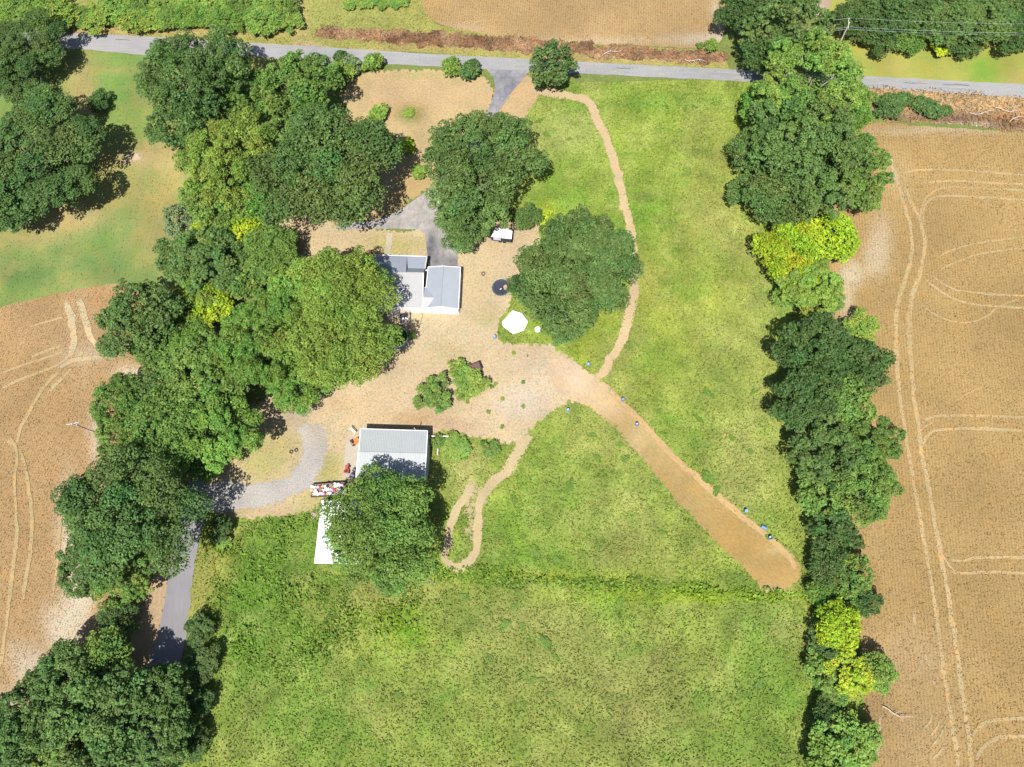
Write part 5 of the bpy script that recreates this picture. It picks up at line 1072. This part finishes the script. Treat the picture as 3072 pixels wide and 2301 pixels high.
fp = empty('fire_ring', WF(1450, 822, 0), 0, 'small brown stone fire ring on the dry yard by the trampoline', 'fire ring')
for i in range(9):
    t = 2*math.pi*i/9; MB().box((.33*math.cos(t), .33*math.sin(t), .1), (.14, .2, .2), t).build('stone', M_brown, fp)
# brown hut
h0 = WF(1240+1540/8.283, 1060+350/8.283, 1.6)
hu = empty('play_hut', (h0.x, h0.y, 0), .42, 'small brown flat-roofed hut half buried in the green bush', 'hut')
MB().slab([(-.95, -.75, 1.62), (.95, -.75, 1.62), (.95, .75, 1.72), (-.95, .75, 1.72)], .07).build('roof', M_brown, hu)
MB().box((0, .78, 1.62), (2.0, .06, .22)).build('fascia', solid('dark_trim', (.035, .02, .02), .7), hu); MB().box((.98, 0, 1.58), (.06, 1.6, .22)).build('fascia', solid('dark_trim', (.035, .02, .02)), hu)
for x in (-.85, .85):
    for y in (-.65, .65): MB().box((x, y, .8), (.1, .1, 1.6)).build('post', M_brown, hu)
for z in (.3, .6, .9, 1.2): MB().box((0, .66, z), (1.7, .05, .24)).build('plank', M_brown, hu); MB().box((.86, 0, z), (.05, 1.25, .24)).build('plank', M_brown, hu)
# white rails
for (a_, b_, lb) in ((Zr(480, 655, .8), Zr(1190, 640, .8), 'white rail running east from the corner of the barn'), (Zr(712, 780, .8), Zr(700, 1270, .8), 'short white rail running south among the weeds by the barn')):
    e = empty('white_rail', (0, 0, 0), 0, lb, 'rail'); MB().box(((a_.x+b_.x)/2, (a_.y+b_.y)/2, .8), (max(.14, abs(a_.x-b_.x)), max(.14, abs(a_.y-b_.y)), .12)).build('bar', M_white, e)
    for t in (0.05, .5, .95): p = a_.lerp(b_, t); MB().box((p.x, p.y, .37), (.1, .1, .74)).build('post', M_white, e)
# posts at the meadow corner
for (x, y, h_, lb) in ((1303, 1700, 1.6, 'dark old gate post standing in weeds by the end of the loop path'), (1302, 1748, 1.5, 'grey gate post below the loop path on bare ground'), (1368, 1058, .8, 'short dark stake standing on the dry yard'), (2092, 1383, .6, 'dark stump in meadow grass between the strip and the belt')):
    if x == 1368: x, y = 1582, 1070
    p = WF(x, y, 0); o = MB().tube([(0, 0, -.1), (0, 0, h_*.5), (.03, .02, h_)], [.13, .11, .09], 7).build('fence_post', M_wood); o.location = p; tag(o, lb, 'post')
o = MB().lathe([(.30+.1*math.cos(2*math.pi*i/10), .14+.1*math.sin(2*math.pi*i/10)) for i in range(11)], (0, 0, 0), 20).build('tyre', M_wood, smooth=True); o.location = WF(1290, 1745, 0); tag(o, 'weathered grey tyre beside the gate post below the loop path', 'tyre')
# utility poles and wires
def upole(F, h_, rz, label, arm=1.2):
    p = WF(F[0], F[1], 0); e = empty('utility_pole', p, rz, label, 'pole')
    MB().tube([(0, 0, -.2), (0, 0, h_)], [.17, .11], 8).build('post', M_palewood, e)
    MB().box((0, .12, h_-.25), (arm*2, .1, .12)).build('crossarm', M_palewood, e)
    for x in (-arm*.9, 0, arm*.9): MB().lathe([(.05, 0), (.07, .08), (.04, .16), (.001, .18)], (x, .12, h_-.19), 8).build('insulator', M_white, e)
    MB().tube([(.25, 0, h_-1.6), (.25, 0, h_-.9)], .16, 10).build('transformer', M_steel, e)
    M_ = Matrix.Rotation(rz, 3, 'Z'); return [p+M_ @ Vector((x, .12, h_)) for x in (-arm*.9, 0, arm*.9)]+[p+Vector((0, 0, h_-1.7))]
pr = upole((2508, 153), 7.6, 1.4, 'tall utility pole leaning over the dark trees north of the road')
pr2 = upole((3420, 170), 7.6, 1.4, 'utility pole beyond the right edge'); pr3 = upole((2320, 150), 7.6, 1.4, 'utility pole hidden in the north belt trees')
plw = upole((296, 1300), 7.6, .2, 'utility pole at the edge of the western field'); plw2 = upole((560, 300), 7.6, .2, 'utility pole hidden in the belt near the road')
def wire(a_, b_, lb, cat='wire', grp='overhead wires', sag=.9, r=.014):
    pts = [a_.lerp(b_, t/16)-Vector((0, 0, sag*4*(t/16)*(1-t/16))) for t in range(17)]
    tag(MB().tube(pts, r, 4, False).build('overhead_wire', M_steel), lb, cat, grp)
for i, w_ in enumerate(('first', 'second', 'third', 'lowest')):
    if i == 1: continue
    wire(pr[i], pr2[i], w_+' overhead wire running right from the tall pole over the north-east wood'); wire(pr[i], pr3[i], w_+' overhead wire running left from the tall pole into the trees')
for i, w_ in enumerate(('western', 'middle', 'eastern')): wire(plw[i], plw2[i], w_+' overhead wire crossing the lawn toward the road', r=.010)
# fallen branches
rb = random.Random(9)
for x, y, lb in ((2095, 245, 'pale dead branch on the bank, left one near the bushes'), (2150, 235, 'pale forked dead branch in the middle of the bank'), (2180, 262, 'dead branch lying in brown brush of the bank'), (1300, 118, 'dead branch in the brush opposite the meadow'), (1480, 128, 'pale dead branch at the right end of the brush strip'), (1905, 1530, 'bare white branch at the edge of the lower field')):
    p = W(x, y, .3); a_ = rb.uniform(-.4, .4); mb = MB(); pts = [Vector((t*.9, math.sin(t*1.3+x)*.35, .1*t)) for t in range(6)]; mb.tube(pts, [.08, .07, .06, .05, .04, .02], 5)
    for k_ in (1, 2, 3): mb.tube([pts[k_], pts[k_]+Vector((.8, rb.choice((-1, 1))*.8, .2))], [.05, .015], 4)
    o = mb.build('fallen_branch', solid('dead_wood', (.5, .42, .34), .8)); o.location = p; o.rotation_euler = (0, 0, a_); tag(o, lb, 'branch')
